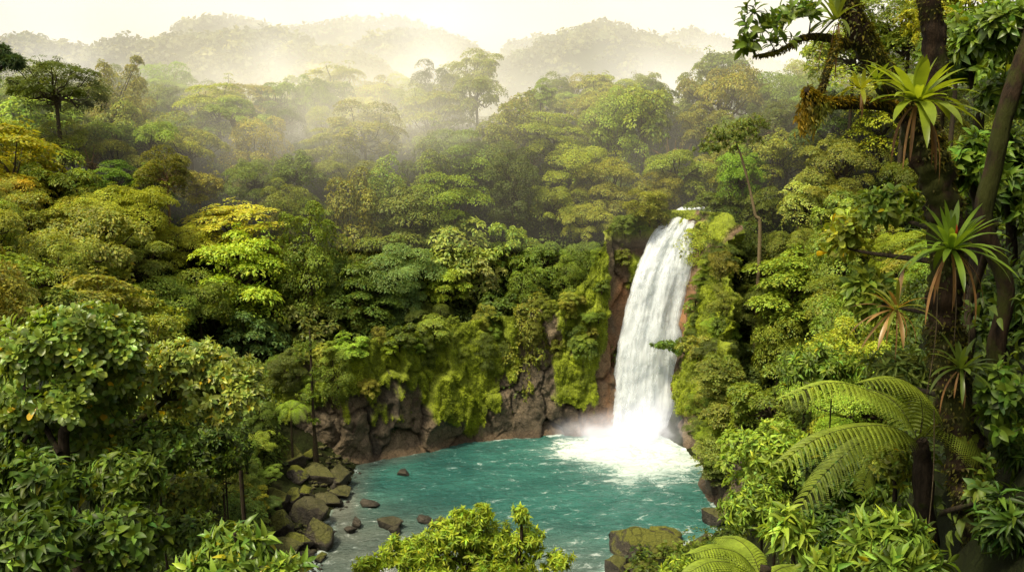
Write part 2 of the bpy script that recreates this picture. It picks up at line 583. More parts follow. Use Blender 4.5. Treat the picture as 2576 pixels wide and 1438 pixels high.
# moss hangs in long tongues over the upper rock, thinner near the foot
mn = fbm(q3 * np.array([.33, .16, 1]), 4, 51) + .35 * (fbm(q3 * np.array([1.4, .7, 1]), 3, 57) - .5)
s_moss = np.interp(q2[:, 0] - DCZ(Zf) * sstep(9, 4, np.abs(dfall)), [0, cl_s(760), cl_s(900), cl_s(1000), cl_s(1180), cl_s(1260), cl_s(1330), cl_s(1420), S_FALL - 7.5, S_FALL - 5.6, S_FALL - 4.6, S_FALL + 3.6, S_FALL + 7, S_FALL + 16, CL_LEN],
                   [-.02, .0, .13, .15, .14, .1, -.13, -.1, .1, .1, -.3, -.3, .16, .1, .05])
zrel = Zf / np.repeat(ztop, nz)
moss = sstep(.46, .56, mn + s_moss + np.interp(Zf, [0, 2, 4.5, 8, 12, 20], [-.45, -.25, -.04, .08, .16, .22]))
disp = disp - moss * (.45 + .5 * fbm(q3 * 2.2, 3, 71))
offt = lean + disp * np.clip(.25 + Zf * .25, .25, 1)
vx = np.repeat(bx, nz) + np.repeat(nx, nz) * offt
vy = np.repeat(by, nz) + np.repeat(ny, nz) * offt
rock1, rock2 = np.array([.06, .05, .036]), np.array([.27, .205, .13])
tone = np.clip(.15 + .65 * r2 + .5 * (fbm(q3 * .8, 4, 13) - .5) + .25 * (h1 - .5), 0, 1)[:, None]
col = rock1 * (1 - tone) + rock2 * tone
col *= (1 - .42 * crack - .1 * crackb)[:, None]
# orange iron stain beside the fall and along the splash line
orange = np.clip(sstep(5.6, 3.4, np.abs(dfall + .8)) * (1 - .8 * sstep(15, 19, Zf)) * (fbm(q3 * np.array([.8, .22, 1]), 4, 77) * 2.3 - .3), 0, 1)
orange = np.maximum(orange, np.clip(sstep(9, 4, np.abs(dfall + 2)) * sstep(4.5, 1.0, Zf) * fbm(q3 * np.array([.9, .4, 1]), 3, 78) * 1.5, 0, 1))
orange = np.maximum(orange, .12 * sstep(1.0, .2, Zf))
col = col * (1 - orange[:, None]) + np.array([.36, .17, .07]) * (.6 + .8 * tone) * orange[:, None]
mt = np.clip(fbm(q3 * 1.1, 4, 90), 0, 1)[:, None]
mosscol = np.array([.085, .12, .01]) * (1 - mt) + np.array([.38, .46, .026]) * mt
moss = np.maximum(moss, sstep(22.5, 24.5, Zf) * (np.abs(dfall) > 2.6))
col = col * (1 - moss[:, None]) + mosscol * moss[:, None]
wet = sstep(1.6, .1, Zf)[:, None]
col = col * (1 - .45 * wet)
CV = np.stack([vx, vy, Zf], 1)
mb = MB().add(CV, grid_quads(ns, nz)[:, ::-1], None, col)
cliff = tag(link('cliff', mb.mesh('cliff', M_CLIFF, True)), kind='structure')
# moss tufts growing on the mossy rock
wm = np.clip(moss - .3, 0, 1) * (Zf > .8)
wm = wm / wm.sum()
n = 120000
pick = rng.choice(len(CV), n, p=wm)
outn = -np.stack([np.repeat(nx, nz), np.repeat(ny, nz), 0 * Zf], 1)[pick]
pos = CV[pick] + rng.normal(0, .05, (n, 3)) + outn * .02
yd = outn * .7 + np.array([0, 0, -.55]) + rng.normal(0, .45, (n, 3))
mc = np.exp(rng.normal(0, .25, n))[:, None] * (mosscol[pick] * 1.0)
mb = MB()
scatter(mb, T_KITE, pos, yd, outn + np.array([0, 0, .8]), rng.uniform(.07, .2, n), .55, mc)
tag(link('moss', mb.mesh('moss', M_LEAF)), kind='stuff')

# ------------------------------------------------------------------ water of the pool
def water_mat():
    m, nt, out = new_mat('turquoise_water')
    at = N(nt, 'ShaderNodeAttribute', attribute_name='mask')
    sp = N(nt, 'ShaderNodeSeparateXYZ', ins={0: at.outputs['Vector']})
    foam, shallow = sp.outputs['X'], sp.outputs['Y']
    fl = N(nt, 'ShaderNodeAttribute', attribute_name='flow')
    warp = N(nt, 'ShaderNodeTexNoise', ins={'Vector': fl.outputs['Vector'], 'Scale': .5, 'Detail': 3.0})
    wv = N(nt, 'ShaderNodeVectorMath', operation='SCALE', ins={0: warp.outputs['Color'], 'Scale': 2.2})
    ad = N(nt, 'ShaderNodeVectorMath', operation='ADD', ins={0: fl.outputs['Vector'], 1: wv.outputs[0]})
    n1 = N(nt, 'ShaderNodeTexNoise', ins={'Vector': ad.outputs[0], 'Scale': .85, 'Detail': 9.0, 'Roughness': .66})
    n2 = N(nt, 'ShaderNodeTexNoise', ins={'Vector': ad.outputs[0], 'Scale': 2.4, 'Detail': 6.0, 'Roughness': .62})
    deep = mix_(nt, n1.outputs['Fac'], (.01, .062, .053), (.05, .175, .148))
    shal = mix_(nt, n1.outputs['Fac'], (.06, .07, .055), (.16, .18, .155))
    c = mix_(nt, shallow, deep, shal)
    # thin streaks of foam drifting with the flow; the threshold falls towards the plunge
    rid = math_(nt, 'ABSOLUTE', math_(nt, 'SUBTRACT', n2.outputs['Fac'], .5))
    rid = math_(nt, 'SUBTRACT', .62, math_(nt, 'MULTIPLY', rid, 3.0))
    k = math_(nt, 'ADD', math_(nt, 'ADD', math_(nt, 'MULTIPLY', n1.outputs['Fac'], .95), math_(nt, 'MULTIPLY', rid, .42)), foam)
    ff = ramp_(nt, k, [(.82, (0, 0, 0)), (1.2, (1, 1, 1))])
    c2 = mix_(nt, ff, c, (.72, .76, .74))
    lowf = N(nt, 'ShaderNodeTexNoise', ins={'Vector': fl.outputs['Vector'], 'Scale': .16, 'Detail': 3.0})
    c2 = mix_(nt, 1.0, c2, ramp_(nt, lowf.outputs['Fac'], [(.32, (.6, .68, .7)), (.68, (1.35, 1.28, 1.25))]), 'MULTIPLY')
    milky = ramp_(nt, foam, [(.04, (0, 0, 0)), (.3, (.4, .4, .4)), (.75, (.9, .9, .9))])
    c2 = mix_(nt, milky, c2, mix_(nt, ramp_(nt, foam, [(.15, (0, 0, 0)), (.6, (1, 1, 1))]), (.3, .5, .44), (.7, .76, .74)))
    big = N(nt, 'ShaderNodeTexNoise', ins={'Vector': ad.outputs[0], 'Scale': 1.6, 'Detail': 5.0, 'Roughness': .6})
    bp = N(nt, 'ShaderNodeBump', ins={'Height': big.outputs['Fac'], 'Strength': 1.0, 'Distance': .6})
    rg = mix_(nt, ff, (.12, .12, .12), (.7, .7, .7))
    pr = N(nt, 'ShaderNodeBsdfPrincipled', ins={'Base Color': c2, 'Roughness': rg, 'Specular IOR Level': .4, 'IOR': 1.33, 'Normal': bp.outputs[0]})
    nt.links.new(pr.outputs[0], out.inputs['Surface'])
    return m


M_WATER = water_mat()
IMP = Pz(1605, 1135, 0)[:2]              # where the fall strikes the pool
wx = np.arange(-36, 40, .22); wy = np.arange(44, 108, .22)
WX, WY = np.meshgrid(wx, wy, indexing='ij')
dI = np.hypot(WX - IMP[0], (WY - IMP[1]) * 1.0)
angI = np.arctan2(WY - IMP[1], WX - IMP[0])
dd = sdist(np.stack([WX, WY], -1))
wz = (fbm(np.stack([WX * .5, WY * .75, 0 * WX], -1), 4, 201) - .5) * .34 + (fbm(np.stack([WX * 1.8, WY * 2.4, 0 * WX], -1), 3, 207) - .5) * .16
wz += sstep(7, 1, dI) * (fbm(np.stack([WX * .9, WY * .9, 0 * WX], -1), 4, 211) - .2) * 1.0
foam = .72 * np.exp(-(dI / 4.3) ** 2) + .42 * np.exp(-((dI - 5.2) / 4.2) ** 2) * (-.12 + fbm(np.stack([angI * 2.2, dI * .12, 0 * dI], -1), 3, 214))
foam += .05 * np.exp(-(dI / 22) ** 2)
left_arm = np.exp(-((WY - IMP[1] + 1.0 + .05 * (WX - IMP[0])) / 2.0) ** 2) * sstep(-14, -3, WX - IMP[0]) * sstep(6, 0, WX - IMP[0])
foam += .28 * left_arm
foam += .16 * sstep(1.1, .1, -dd) * (fbm(np.stack([WX * .6, WY * .6, 0 * WX], -1), 3, 215) > .46)
rap = sstep(80, 66, WY)
foam += .07 * rap
shal = np.clip(sstep(84, 68, WY + .45 * (WX + 12)) + .7 * sstep(3.5, .3, -dd) * sstep(-4, -14, WX), 0, 1)
flow = np.stack([dI * .55 + WX * .25, angI * (2.5 + dI * .22), 0 * dI], -1)
# away from the plunge the flow bends to the outlet
mixf = sstep(9, 26, dI)[..., None]
flow = flow * (1 - mixf * .0)
flow = np.stack([WX * .55 + .35 * WY, WY * 1.25 - .3 * WX, dI * .2], -1)
mb = MB().add(np.stack([WX, WY, wz], -1).reshape(-1, 3), grid_quads(len(wx), len(wy)))
wat = link('pool_water', mb.mesh('pool_water', M_WATER, True, {'mask': np.stack([foam, shal, 0 * foam], -1).reshape(-1, 3), 'flow': flow.reshape(-1, 3)}))
tag(wat, kind='structure')

# ------------------------------------------------------------------ waterfall
def fall_mat(name, dens, seed, sx=14.0):
    m, nt, out = new_mat(name)
    at = N(nt, 'ShaderNodeAttribute', attribute_name='uvw')
    sp = N(nt, 'ShaderNodeSeparateXYZ', ins={0: at.outputs['Vector']})
    u, v, edge = sp.outputs['X'], sp.outputs['Y'], sp.outputs['Z']
    mp = N(nt, 'ShaderNodeMapping', ins={'Vector': at.outputs['Vector'], 'Scale': (sx, 3.2, 0), 'Location': (seed, seed * .7, seed)})
    n1 = N(nt, 'ShaderNodeTexNoise', ins={'Vector': mp.outputs[0], 'Scale': 1.0, 'Detail': 8.0, 'Roughness': .62, 'Distortion': .35})
    mp2 = N(nt, 'ShaderNodeMapping', ins={'Vector': at.outputs['Vector'], 'Scale': (sx * .3, 5.0, 0), 'Location': (seed * 2, seed, 0)})
    n2 = N(nt, 'ShaderNodeTexNoise', ins={'Vector': mp2.outputs[0], 'Scale': 1.0, 'Detail': 5.0, 'Roughness': .6})
    k = math_(nt, 'ADD', math_(nt, 'MULTIPLY', n1.outputs['Fac'], .9), math_(nt, 'MULTIPLY', n2.outputs['Fac'], .7))
    k = math_(nt, 'ADD', k, math_(nt, 'MULTIPLY', edge, .9))
    a = ramp_(nt, math_(nt, 'MULTIPLY', k, .5), [(dens, (0, 0, 0)), (dens + .16, (1, 1, 1))])
    col = mix_(nt, n1.outputs['Fac'], (.82, .86, .9), (.93, .97, 1.0))
    df = N(nt, 'ShaderNodeBsdfDiffuse', ins={'Color': col})
    tr = N(nt, 'ShaderNodeBsdfTranslucent', ins={'Color': (.92, .96, 1.0, 1)})
    wm_ = N(nt, 'ShaderNodeMixShader', ins={0: .5, 1: df.outputs[0], 2: tr.outputs[0]})
    tp = N(nt, 'ShaderNodeBsdfTransparent')
    mx = N(nt, 'ShaderNodeMixShader', ins={0: a, 1: tp.outputs[0], 2: wm_.outputs[0]})
    nt.links.new(mx.outputs[0], out.inputs['Surface'])
    return m


FALL = np.array([(1712, 1792, 521, 109.5), (1696, 1788, 532, 107), (1676, 1780, 550, 105), (1650, 1770, 585, 103.6), (1630, 1760, 625, 102.7), (1608, 1750, 675, 101.9),
                 (1590, 1737, 730, 101.4), (1575, 1722, 800, 100.9), (1562, 1712, 870, 100.4), (1551, 1706, 940, 100), (1541, 1701, 1005, 99.6),
                 (1530, 1696, 1065, 99.2), (1518, 1696, 1110, 98.8), (1500, 1702, 1148, 98.2)], float)
FALL[3:, 0] -= 7
FALL[3:, 1] += 6
fr = empty('waterfall', (IMP[0], IMP[1], 0), 'tall white waterfall plunging down the cliff into the turquoise pool', 'waterfall')


def fall_sheet(name, mat, fwd, grow, seed, nu=70, nv=260, bump=.5):
    rows = spline(FALL, nv)
    U = np.linspace(0, 1, nu)
    V = []
    UV = []
    for j, (l, r, py, Y) in enumerate(rows):
        l2, r2 = l - grow, r + grow
        t = j / (nv - 1)
        for u in U:
            px = l2 + (r2 - l2) * u
            V.append(P(px, py, Y - fwd * (1 - (2 * u - 1) ** 2) - .0 * t))
            e = min(u, 1 - u)
            UV.append((u, t * 4.0, float(min(0, -1 + e / .1))))
    V = np.array(V); UV = np.array(UV)
    b = fbm(np.stack([UV[:, 0] * 7 + seed, UV[:, 1] * 1.1, 0 * UV[:, 0]], 1), 4, 300 + seed) - .5
    b += .7 * (fbm(np.stack([UV[:, 0] * 2.5 + seed, UV[:, 1] * 3.5, 0 * UV[:, 0] + 7], 1), 3, 340 + seed) - .5)
    V[:, 1] -= b * bump * 2
    V -= np.array([IMP[0], IMP[1], 0])
    mb = MB().add(V, grid_quads(nv, nu))
    return link(name, mb.mesh(name, mat, True, {'uvw': UV}), fr)


fall_sheet('water_curtain', fall_mat('fall_water', -.06, 1.0, 9.0), .5, 2, 1)
fall_sheet('water_veil', fall_mat('fall_veil', .17, 5.3, 13.0), 1.0, 6, 7, bump=.7)
fall_sheet('spray_veil', fall_mat('fall_spray', .36, 9.1, 17.0), 1.5, 11, 13, bump=.9)

# ------------------------------------------------------------------ tree prototypes for the forest (local units: crown radius 1 = half its width)
def clump(mb, c, nrm, rad, nl, r, lsize, flat=.45, col=(1, 1, 1), wid=.6, spread=.2):
    """one umbrella of leaves: rosette dome round the direction nrm"""
    a = r.uniform(0, 2 * PI, nl)
    q = np.sqrt(r.uniform(0, 1, nl))
    nrm = norm(nrm)
    x = norm(np.cross(nrm, np.array([.31, .87, .38])))
    y = np.cross(nrm, x)
    rad_dir = x[None] * np.cos(a)[:, None] + y[None] * np.sin(a)[:, None]
    pos = c + rad * (rad_dir * q[:, None] + nrm[None] * (flat * (1 - q ** 2))[:, None]) + r.normal(0, .06 * rad, (nl, 3))
    yd = rad_dir * (.35 + q)[:, None] + nrm[None] * (.55 - .8 * q)[:, None] + np.array([0, 0, -.25]) + r.normal(0, .3, (nl, 3))
    zd = nrm[None] * 1.0 + rad_dir * .4 + r.normal(0, .35, (nl, 3)) + np.array([0, 0, .4])
    shade = np.exp(r.normal(0, .16))
    cc = leafcols(nl, r, np.asarray(col) * shade, spread)
    scatter(mb, T_KITE, pos, yd, zd, lsize * r.uniform(.6, 1.3, nl), wid, cc)


def proto(kind, seed, lf=1.0):
    """returns (crown mesh, wood mesh, crown half height, trunk-only wood mesh); crown centred on origin, radius about 1"""
    r = np.random.default_rng(seed)
    cr, wd = MB(), MB()
    nf = lf ** -1.5
    lobes = []
    if kind == 'broad':
        hh = .8
        nl = 24
        for i in range(nl):
            t = (i + .5) / nl
            zc = .62 - 1.15 * t + r.uniform(-.1, .1)
            q = math.sqrt(max(.02, 1 - max(0, zc) ** 2 / .5)) * .74 * r.uniform(.72, 1.08) if zc > -.1 else .74 * r.uniform(.5, 1.02)
            a = i * 2.4 + r.uniform(-.5, .5)
            lobes.append((np.array([q * math.cos(a), q * math.sin(a), zc]), r.uniform(.2, .36), .8))
        lobes.append((np.array([0, 0, .1]), .5, .8))
    elif kind == 'layered':
        hh = 1.1
        nl = 22
        for i in range(nl):
            t = i / (nl - 1)
            a = i * 2.4 + r.uniform(-.5, .5)
            q = (.25 + .55 * math.sin(PI * (.15 + .8 * (1 - t)))) * r.uniform(.5, 1.05)
            lobes.append((np.array([q * math.cos(a), q * math.sin(a), -1.0 + 1.9 * t]), r.uniform(.3, .48), .34))
    elif kind == 'column':
        hh = 1.5
        nl = 26
        for i in range(nl):
            t = i / (nl - 1)
            a = i * 2.4 + r.uniform(-.5, .5)
            q = (.25 + .5 * math.sin(PI * (.12 + .8 * (1 - t)))) * r.uniform(.6, 1.1)
            lobes.append((np.array([q * math.cos(a), q * math.sin(a), -1.4 + 2.6 * t]), r.uniform(.24, .4), .95))
    elif kind == 'umbrella':
        hh = .6
        nl = 15
        for i in range(nl):
            a = i * 2.4 + r.uniform(-.5, .5); q = math.sqrt((i + .4) / nl) * .85
            lobes.append((np.array([q * math.cos(a), q * math.sin(a), .28 - .42 * q * q + r.uniform(-.25, .14)]), r.uniform(.2, .33), .6))
    elif kind == 'palmate':
        hh = .9
        nl = 20
        for i in range(nl):
            t = (i + .5) / nl
            zc = .6 - 1.25 * t + r.uniform(-.15, .15)
            a = i * 2.4 + r.uniform(-.6, .6); q = .76 * math.sqrt(max(.05, 1 - max(0, zc) ** 2 / .5)) * r.uniform(.6, 1.08)
            lobes.append((np.array([q * math.cos(a), q * math.sin(a), zc]), r.uniform(.22, .34), .6))
    lobes = [(c * (1 + r.normal(0, .13)) + r.normal(0, .07, 3), R * r.uniform(.62, 1.25), v_) for c, R, v_ in lobes]
    base = np.array([0, 0, -hh * (1.0 if kind in ('layered', 'column') else .95)])
    for c, R, vert in lobes:
        if kind != 'umbrella' and r.random() < .3:
            # a leafy spray standing out of the crown
            d = norm(c + np.array([0, 0, .35]) + r.normal(0, .2, 3)); e = c + d * R * r.uniform(1.1, 1.7)
            tube(wd, spline([c, (c + e) / 2 + r.normal(0, .03, 3), e], 4), np.linspace(.012, .004, 4), 4)
            for tt_ in (.7, 1.0):
                clump(cr, c + (e - c) * tt_, norm(d + np.array([0, 0, .4])), R * .4, int(40 * nf), r, .055 * lf, .4, (1.05, 1.1, 1), .55)
        nc = {'broad': 11, 'layered': 12, 'column': 11, 'umbrella': 13, 'palmate': 9}[kind]
        lob_shade = np.exp(r.normal(0, .13))
        for j in range(nc):
            d = rdirs(1, r)[0]
            if d[2] < -.25: d[2] *= -.6
            outw = c.copy(); outw[2] = outw[2] * .4
            d = norm(d + .35 * norm(outw + 1e-6))
            p = c + d * np.array([R, R, R * vert])
            up = norm(d * np.array([.8, .8, .5]) + np.array([0, 0, .75 if kind != 'column' else .4]))
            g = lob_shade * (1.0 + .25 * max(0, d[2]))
            if kind == 'palmate':
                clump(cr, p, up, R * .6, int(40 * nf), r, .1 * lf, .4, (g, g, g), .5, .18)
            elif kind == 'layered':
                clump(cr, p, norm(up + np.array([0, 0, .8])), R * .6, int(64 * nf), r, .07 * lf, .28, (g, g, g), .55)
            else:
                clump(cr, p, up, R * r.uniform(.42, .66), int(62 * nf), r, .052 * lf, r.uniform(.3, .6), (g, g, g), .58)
        # limb to the lobe
        m = base * .35 + c * .65 + np.array([0, 0, -.12])
        b0 = base * r.uniform(.15, .9)
        pts = spline([b0, b0 * .62 + c * .3 + r.normal(0, .06, 3), m * .6 + b0 * .1 + c * .3 + r.normal(0, .06, 3), c], 8)
        tube(wd, pts, np.linspace(.034, .008, 8), 5)
        if kind in ('column',) or r.random() < .25:
            # strings of leaves hanging from the lobe
            for h in range(3 if kind == 'column' else 1):
                st = c + np.array([*(r.normal(0, .16, 2)), -.05])
                L = r.uniform(.3, .9)
                nn = 30
                tt = r.uniform(0, 1, nn)
                pos = st[None] + np.stack([r.normal(0, .05, nn), r.normal(0, .05, nn), -tt * L], 1)
                scatter(cr, T_KITE, pos, r.normal(0, .6, (nn, 3)) + np.array([0, 0, -.8]), r.normal(0, .5, (nn, 3)) + np.array([0, -.4, .6]),
                        r.uniform(.06, .11, nn), .55, leafcols(nn, r, (.85, .85, .8)))
    tr = MB()
    tube(tr, spline([(0, 0, -1.02), (.03, -.02, -.7), (-.03, .02, -.35), (0, 0, 0)], 10), np.linspace(1, .62, 10), 7, bump=.25, seed=seed)
    return cr.mesh('crown', M_LEAF), wd.mesh('limbs', M_BARK, True), hh, tr.mesh('trunk', M_BARK, True)


PROTOS = {k: [proto(k, 1000 + 37 * i + 5 * j, (.85, 1.3, 1.0, 1.6, .75)[j]) for j in range(n)] for i, (k, n) in enumerate(
    (('broad', 5), ('layered', 4), ('column', 4), ('umbrella', 3), ('palmate', 4)))}

COLS = {'olive green': (.255, .27, .045), 'dark green': (.115, .155, .026), 'mid green': (.185, .245, .034), 'bright green': (.215, .295, .036),
        'yellow green': (.285, .32, .036), 'golden': (.33, .29, .03), 'blue green': (.12, .175, .048), 'pale green': (.29, .345, .08)}
KNAME = {'broad': ('broad_crowned_tree', 'round crowned'), 'layered': ('layered_tree', 'layered'), 'column': ('vine_draped_tree', 'vine draped'),
         'umbrella': ('umbrella_tree', 'flat topped open'), 'palmate': ('big_leaved_tree', 'clustered leaf')}
TREES = []     # root, colour, kind, px, py, Y, explicit label


def forest_tree(kind, px, py, Y, wpx, colour, label=None, stretch=1.0, pale=False, base=None, jit=.12):
    """px, py: middle of the crown as seen from the viewpoint, wpx its width there; the tree stands on the ground under it"""
    if base is None:
        cand = Y * np.concatenate([[1.0], 1 + np.repeat(np.arange(1, 40) * .014, 2) * np.tile([1, -1], 39)])
        for y2 in cand:
            c = P(px, py, y2)
            R = wpx / F * y2 * .5
            hgt = c[2] - tz(c[0], c[1])
            need = R * stretch * PROTOS[kind][0][2]
            if need * .55 < hgt < need + (3.6 if kind == 'umbrella' else 2.6) and sdist(c[:2]) > .5:
                Y = y2
                break
    c = P(px, py, Y)
    R = wpx / F * np.linalg.norm(c - CAM) * .5
    cm, wm2, hh, tm = PROTOS[kind][rng.integers(len(PROTOS[kind]))]
    g = tz(c[0], c[1]) if base is None else base
    sz = R * stretch
    if c[2] - sz * hh < g - .5:
        pass
    root = empty(KNAME[kind][0], (c[0], c[1], g), None, 'tree')
    colr = np.array(COLS[colour]) * np.exp(rng.normal(0, .16) + rng.normal(0, jit, 3) * np.array([.5, .35, 1]))
    zc = c[2] - g
    o = link('crown', cm, root, (0, 0, zc)); o.scale = (R, R, sz); o.rotation_euler = (rng.normal(0, .14), rng.normal(0, .14), rng.uniform(0, 6.28)); ax_ = np.exp(rng.normal(0, .13)); o.scale = (R * ax_, R / ax_, sz); o.color = (*colr, 1)
    w = link('limbs', wm2, root, (0, 0, zc)); w.scale = o.scale; w.rotation_euler = o.rotation_euler
    th = max(zc - sz * hh * .3, .6)
    t = link('trunk', tm, root, (0, 0, th)); tr = max(.09, min(.3, R * .055)); t.scale = (tr, tr, th)
    if pale:
        for x in (w, t):
            x.color = (3.4, 3.0, 2.6, 1)
    TREES.append([root, colour, kind, px, py, Y, label])
    return root


HAND = [
    ('broad', 1745, 478, 119, 150, 'mid green', 'green tree standing behind the lip of the waterfall', .8), ('broad', 1665, 485, 113, 120, 'olive green', None, .9), ('broad', 1800, 520, 106, 110, 'dark green', None, .9),
    # skyline row, left to right
    ('broad', 140, 225, 100, 205, 'dark green', 'dark green rounded tree rising above the canopy at the left skyline', .62, False, True),
    ('broad', 95, 265, 112, 130, 'dark green', None, .9), ('broad', 205, 260, 115, 110, 'dark green', None, 1.0),
    ('broad', 35, 300, 105, 170, 'mid green', None, 1), ('palmate', 290, 285, 122, 90, 'olive green', None, .9), ('broad', 375, 275, 125, 110, 'mid green', None, 1),
    ('layered', 440, 275, 128, 100, 'dark green', None, .8), ('broad', 500, 285, 126, 110, 'olive green', None, .9), ('broad', 570, 300, 130, 120, 'mid green', None, 1),
    ('broad', 680, 290, 140, 110, 'olive green', None, 1), ('broad', 835, 245, 142, 200, 'olive green', 'large round olive tree standing tallest in the mist on the skyline', .62, False, True),
    ('broad', 760, 285, 142, 130, 'yellow green', None, 1), ('broad', 900, 300, 142, 120, 'olive green', None, 1), ('broad', 1030, 270, 135, 145, 'mid green', None, .8),
    ('umbrella', 1200, 238, 131, 160, 'mid green', 'tall open crowned tree with forked limbs in front of the central mist', 1.0, False, True), ('broad', 1150, 270, 133, 90, 'mid green', None, 1.0),
    ('palmate', 1360, 238, 128, 74, 'bright green', 'small tufted tree poking highest above the central canopy', 1.0, False, True), ('broad', 1370, 280, 127, 110, 'olive green', None, .9),
    ('broad', 1425, 262, 128, 84, 'bright green', None, .8), ('broad', 1310, 285, 130, 100, 'olive green', None, 1), ('broad', 1480, 300, 125, 130, 'yellow green', None, .9),
    ('broad', 1590, 255, 140, 130, 'dark green', 'hazy dark rounded tree alone on the skyline above the waterfall', .75, False, True), ('broad', 1700, 295, 135, 120, 'olive green', None, .9),
    ('broad', 1560, 300, 128, 100, 'mid green', None, 1),
    ('umbrella', 1825, 250, 108, 190, 'olive green', 'sparse olive tree with twisted limbs right of the waterfall top', 1.5),
    ('broad', 1785, 335, 107, 150, 'olive green', None, 1.0), ('broad', 1850, 350, 106, 140, 'mid green', None, 1.0), ('broad', 1960, 260, 112, 200, 'mid green', None, .8), ('broad', 2060, 210, 108, 170, 'olive green', None, 1),
    # left hillside
    ('layered', 35, 430, 88, 200, 'golden', 'golden orange leaved tree at the left edge of the hillside', .8), ('broad', 10, 345, 80, 120, 'golden', None, .8), ('broad', 20, 505, 78, 150, 'golden', None, .8), ('broad', 60, 560, 74, 150, 'olive green', None, .9),
    ('broad', 30, 520, 60, 130, 'olive green', None, 1),
    ('umbrella', 190, 610, 66, 330, 'olive green', 'wide olive tree with dark forked limbs on the left hillside', .85), ('broad', 250, 560, 74, 220, 'yellow green', None, .7),
    ('broad', 330, 660, 68, 180, 'olive green', None, .8), ('broad', 120, 690, 64, 170, 'mid green', None, 1), ('broad', 230, 700, 62, 160, 'olive green', None, .8),
    ('palmate', 140, 470, 84, 170, 'mid green', None, 1), ('palmate', 370, 470, 92, 120, 'mid green', 'big leaved tree with slim pale trunk before dark forest', .9), ('layered', 290, 460, 90, 110, 'bright green', None, .8),
    ('broad', 500, 470, 95, 120, 'olive green', 'olive round tree on a long pale bare trunk, left of centre', .8, True), ('umbrella', 480, 370, 100, 150, 'olive green', None, 1), ('broad', 420, 350, 106, 140, 'olive green', None, .9),
    ('umbrella', 300, 400, 96, 150, 'olive green', None, .9), ('broad', 180, 370, 98, 170, 'yellow green', None, .8), ('broad', 320, 330, 108, 120, 'yellow green', None, .7),
    ('layered', 575, 570, 86, 220, 'yellow green', 'yellow topped layered tree above the pagoda shaped tree', .45), ('layered', 620, 690, 82, 190, 'bright green', 'pagoda shaped tree with stacked leaf tiers left of the cliff', 1.05),
    ('broad', 470, 620, 80, 150, 'yellow green', None, .8), ('column', 770, 650, 92, 150, 'mid green', 'tall vine draped tree hanging over the left cliff end', 1.15),
    ('broad', 500, 760, 74, 200, 'mid green', None, .8), ('broad', 400, 780, 66, 190, 'bright green', None, .9), ('palmate', 640, 840, 82, 130, 'blue green', None, .9),
    # cliff top, centre
    ('palmate', 1150, 640, 99, 190, 'pale green', 'pale lime tree overhanging the cliff, brightest in the middle', 1.0), ('palmate', 1120, 720, 98.5, 130, 'bright green', None, .8),
    ('palmate', 1205, 690, 98, 110, 'pale green', None, 1.0), ('palmate', 1285, 620, 100, 105, 'bright green', 'bright green slender tree beside the pale lime tree', 1.3), ('layered', 1010, 690, 99, 160, 'blue green', 'blue green tree left of the pale lime tree', .95),
    ('column', 880, 560, 108, 150, 'olive green', None, 1.1), ('column', 950, 520, 112, 140, 'mid green', None, 1.1), ('palmate', 890, 720, 97, 130, 'dark green', None, 1.1),
    ('broad', 1520, 470, 108, 160, 'olive green', 'bushy olive tree left of the waterfall crest', 1.0), ('broad', 1440, 420, 112, 170, 'yellow green', None, .9), ('broad', 1480, 560, 103, 120, 'olive green', None, 1.0),
    ('broad', 1390, 520, 106, 130, 'mid green', None, 1), ('column', 1440, 700, 101, 100, 'mid green', None, 1.0), ('broad', 1370, 650, 102, 110, 'dark green', None, 1),
    ('column', 1060, 470, 116, 150, 'mid green', None, 1.0), ('broad', 1180, 450, 116, 160, 'mid green', None, .9), ('column', 1290, 470, 113, 130, 'dark green', None, 1.0),
    ('palmate', 760, 800, 96, 150, 'dark green', None, .9), ('broad', 850, 790, 98, 140, 'mid green', None, .8), ('layered', 930, 770, 99.5, 150, 'dark green', None, 1.0), ('column', 1010, 780, 100, 110, 'blue green', None, .9),
    ('broad', 1080, 800, 99.5, 120, 'dark green', None, .8), ('column', 1330, 740, 101, 110, 'mid green', None, 1.0), ('broad', 1400, 790, 100.5, 110, 'olive green', None, .8), ('palmate', 1260, 780, 100, 120, 'dark green', None, .9), ('column', 1480, 680, 102, 100, 'dark green', None, 1.1),
    ('broad', 820, 700, 101, 150, 'dark green', None, .9), ('palmate', 960, 640, 103, 130, 'mid green', None, .9),
    # right of the fall
    ('umbrella', 1700, 430, 103, 170, 'bright green', 'leafy tree arching over the waterfall crest from the right', .9), ('broad', 1860, 440, 92, 160, 'bright green', None, .9),
    ('broad', 2030, 520, 74, 150, 'pale green', 'pale yellow topped tree on the right slope below the big bromeliad', .9), ('broad', 2100, 420, 78, 190, 'olive green', None, .9),
    ('broad', 1980, 400, 86, 170, 'mid green', None, .9), ('broad', 1850, 620, 90, 140, 'dark green', None, 1.0), ('layered', 2000, 710, 66, 210, 'bright green', 'light green tiered tree on the slope right of the waterfall', .7),
    ('broad', 1800, 800, 88, 150, 'mid green', 'dark leafy tree leaning over the right edge of the fall', .9), ('broad', 1900, 780, 80, 150, 'dark green', None, 1.0), ('broad', 1960, 880, 68, 170, 'mid green', None, 1),
    ('broad', 1850, 920, 80, 140, 'dark green', None, 1.0), ('column', 2110, 620, 62, 150, 'mid green', None, 1), ('broad', 2120, 800, 58, 190, 'mid green', None, .9),
    ('broad', 2220, 330, 85, 200, 'yellow green', None, .9), ('broad', 2150, 130, 100, 200, 'yellow green', None, .8), ('broad', 2290, 70, 95, 230, 'mid green', None, .9), ('broad', 2060, 330, 95, 160, 'mid green', None, .9), ('broad', 2420, 40, 85, 230, 'yellow green', None, .9),
]
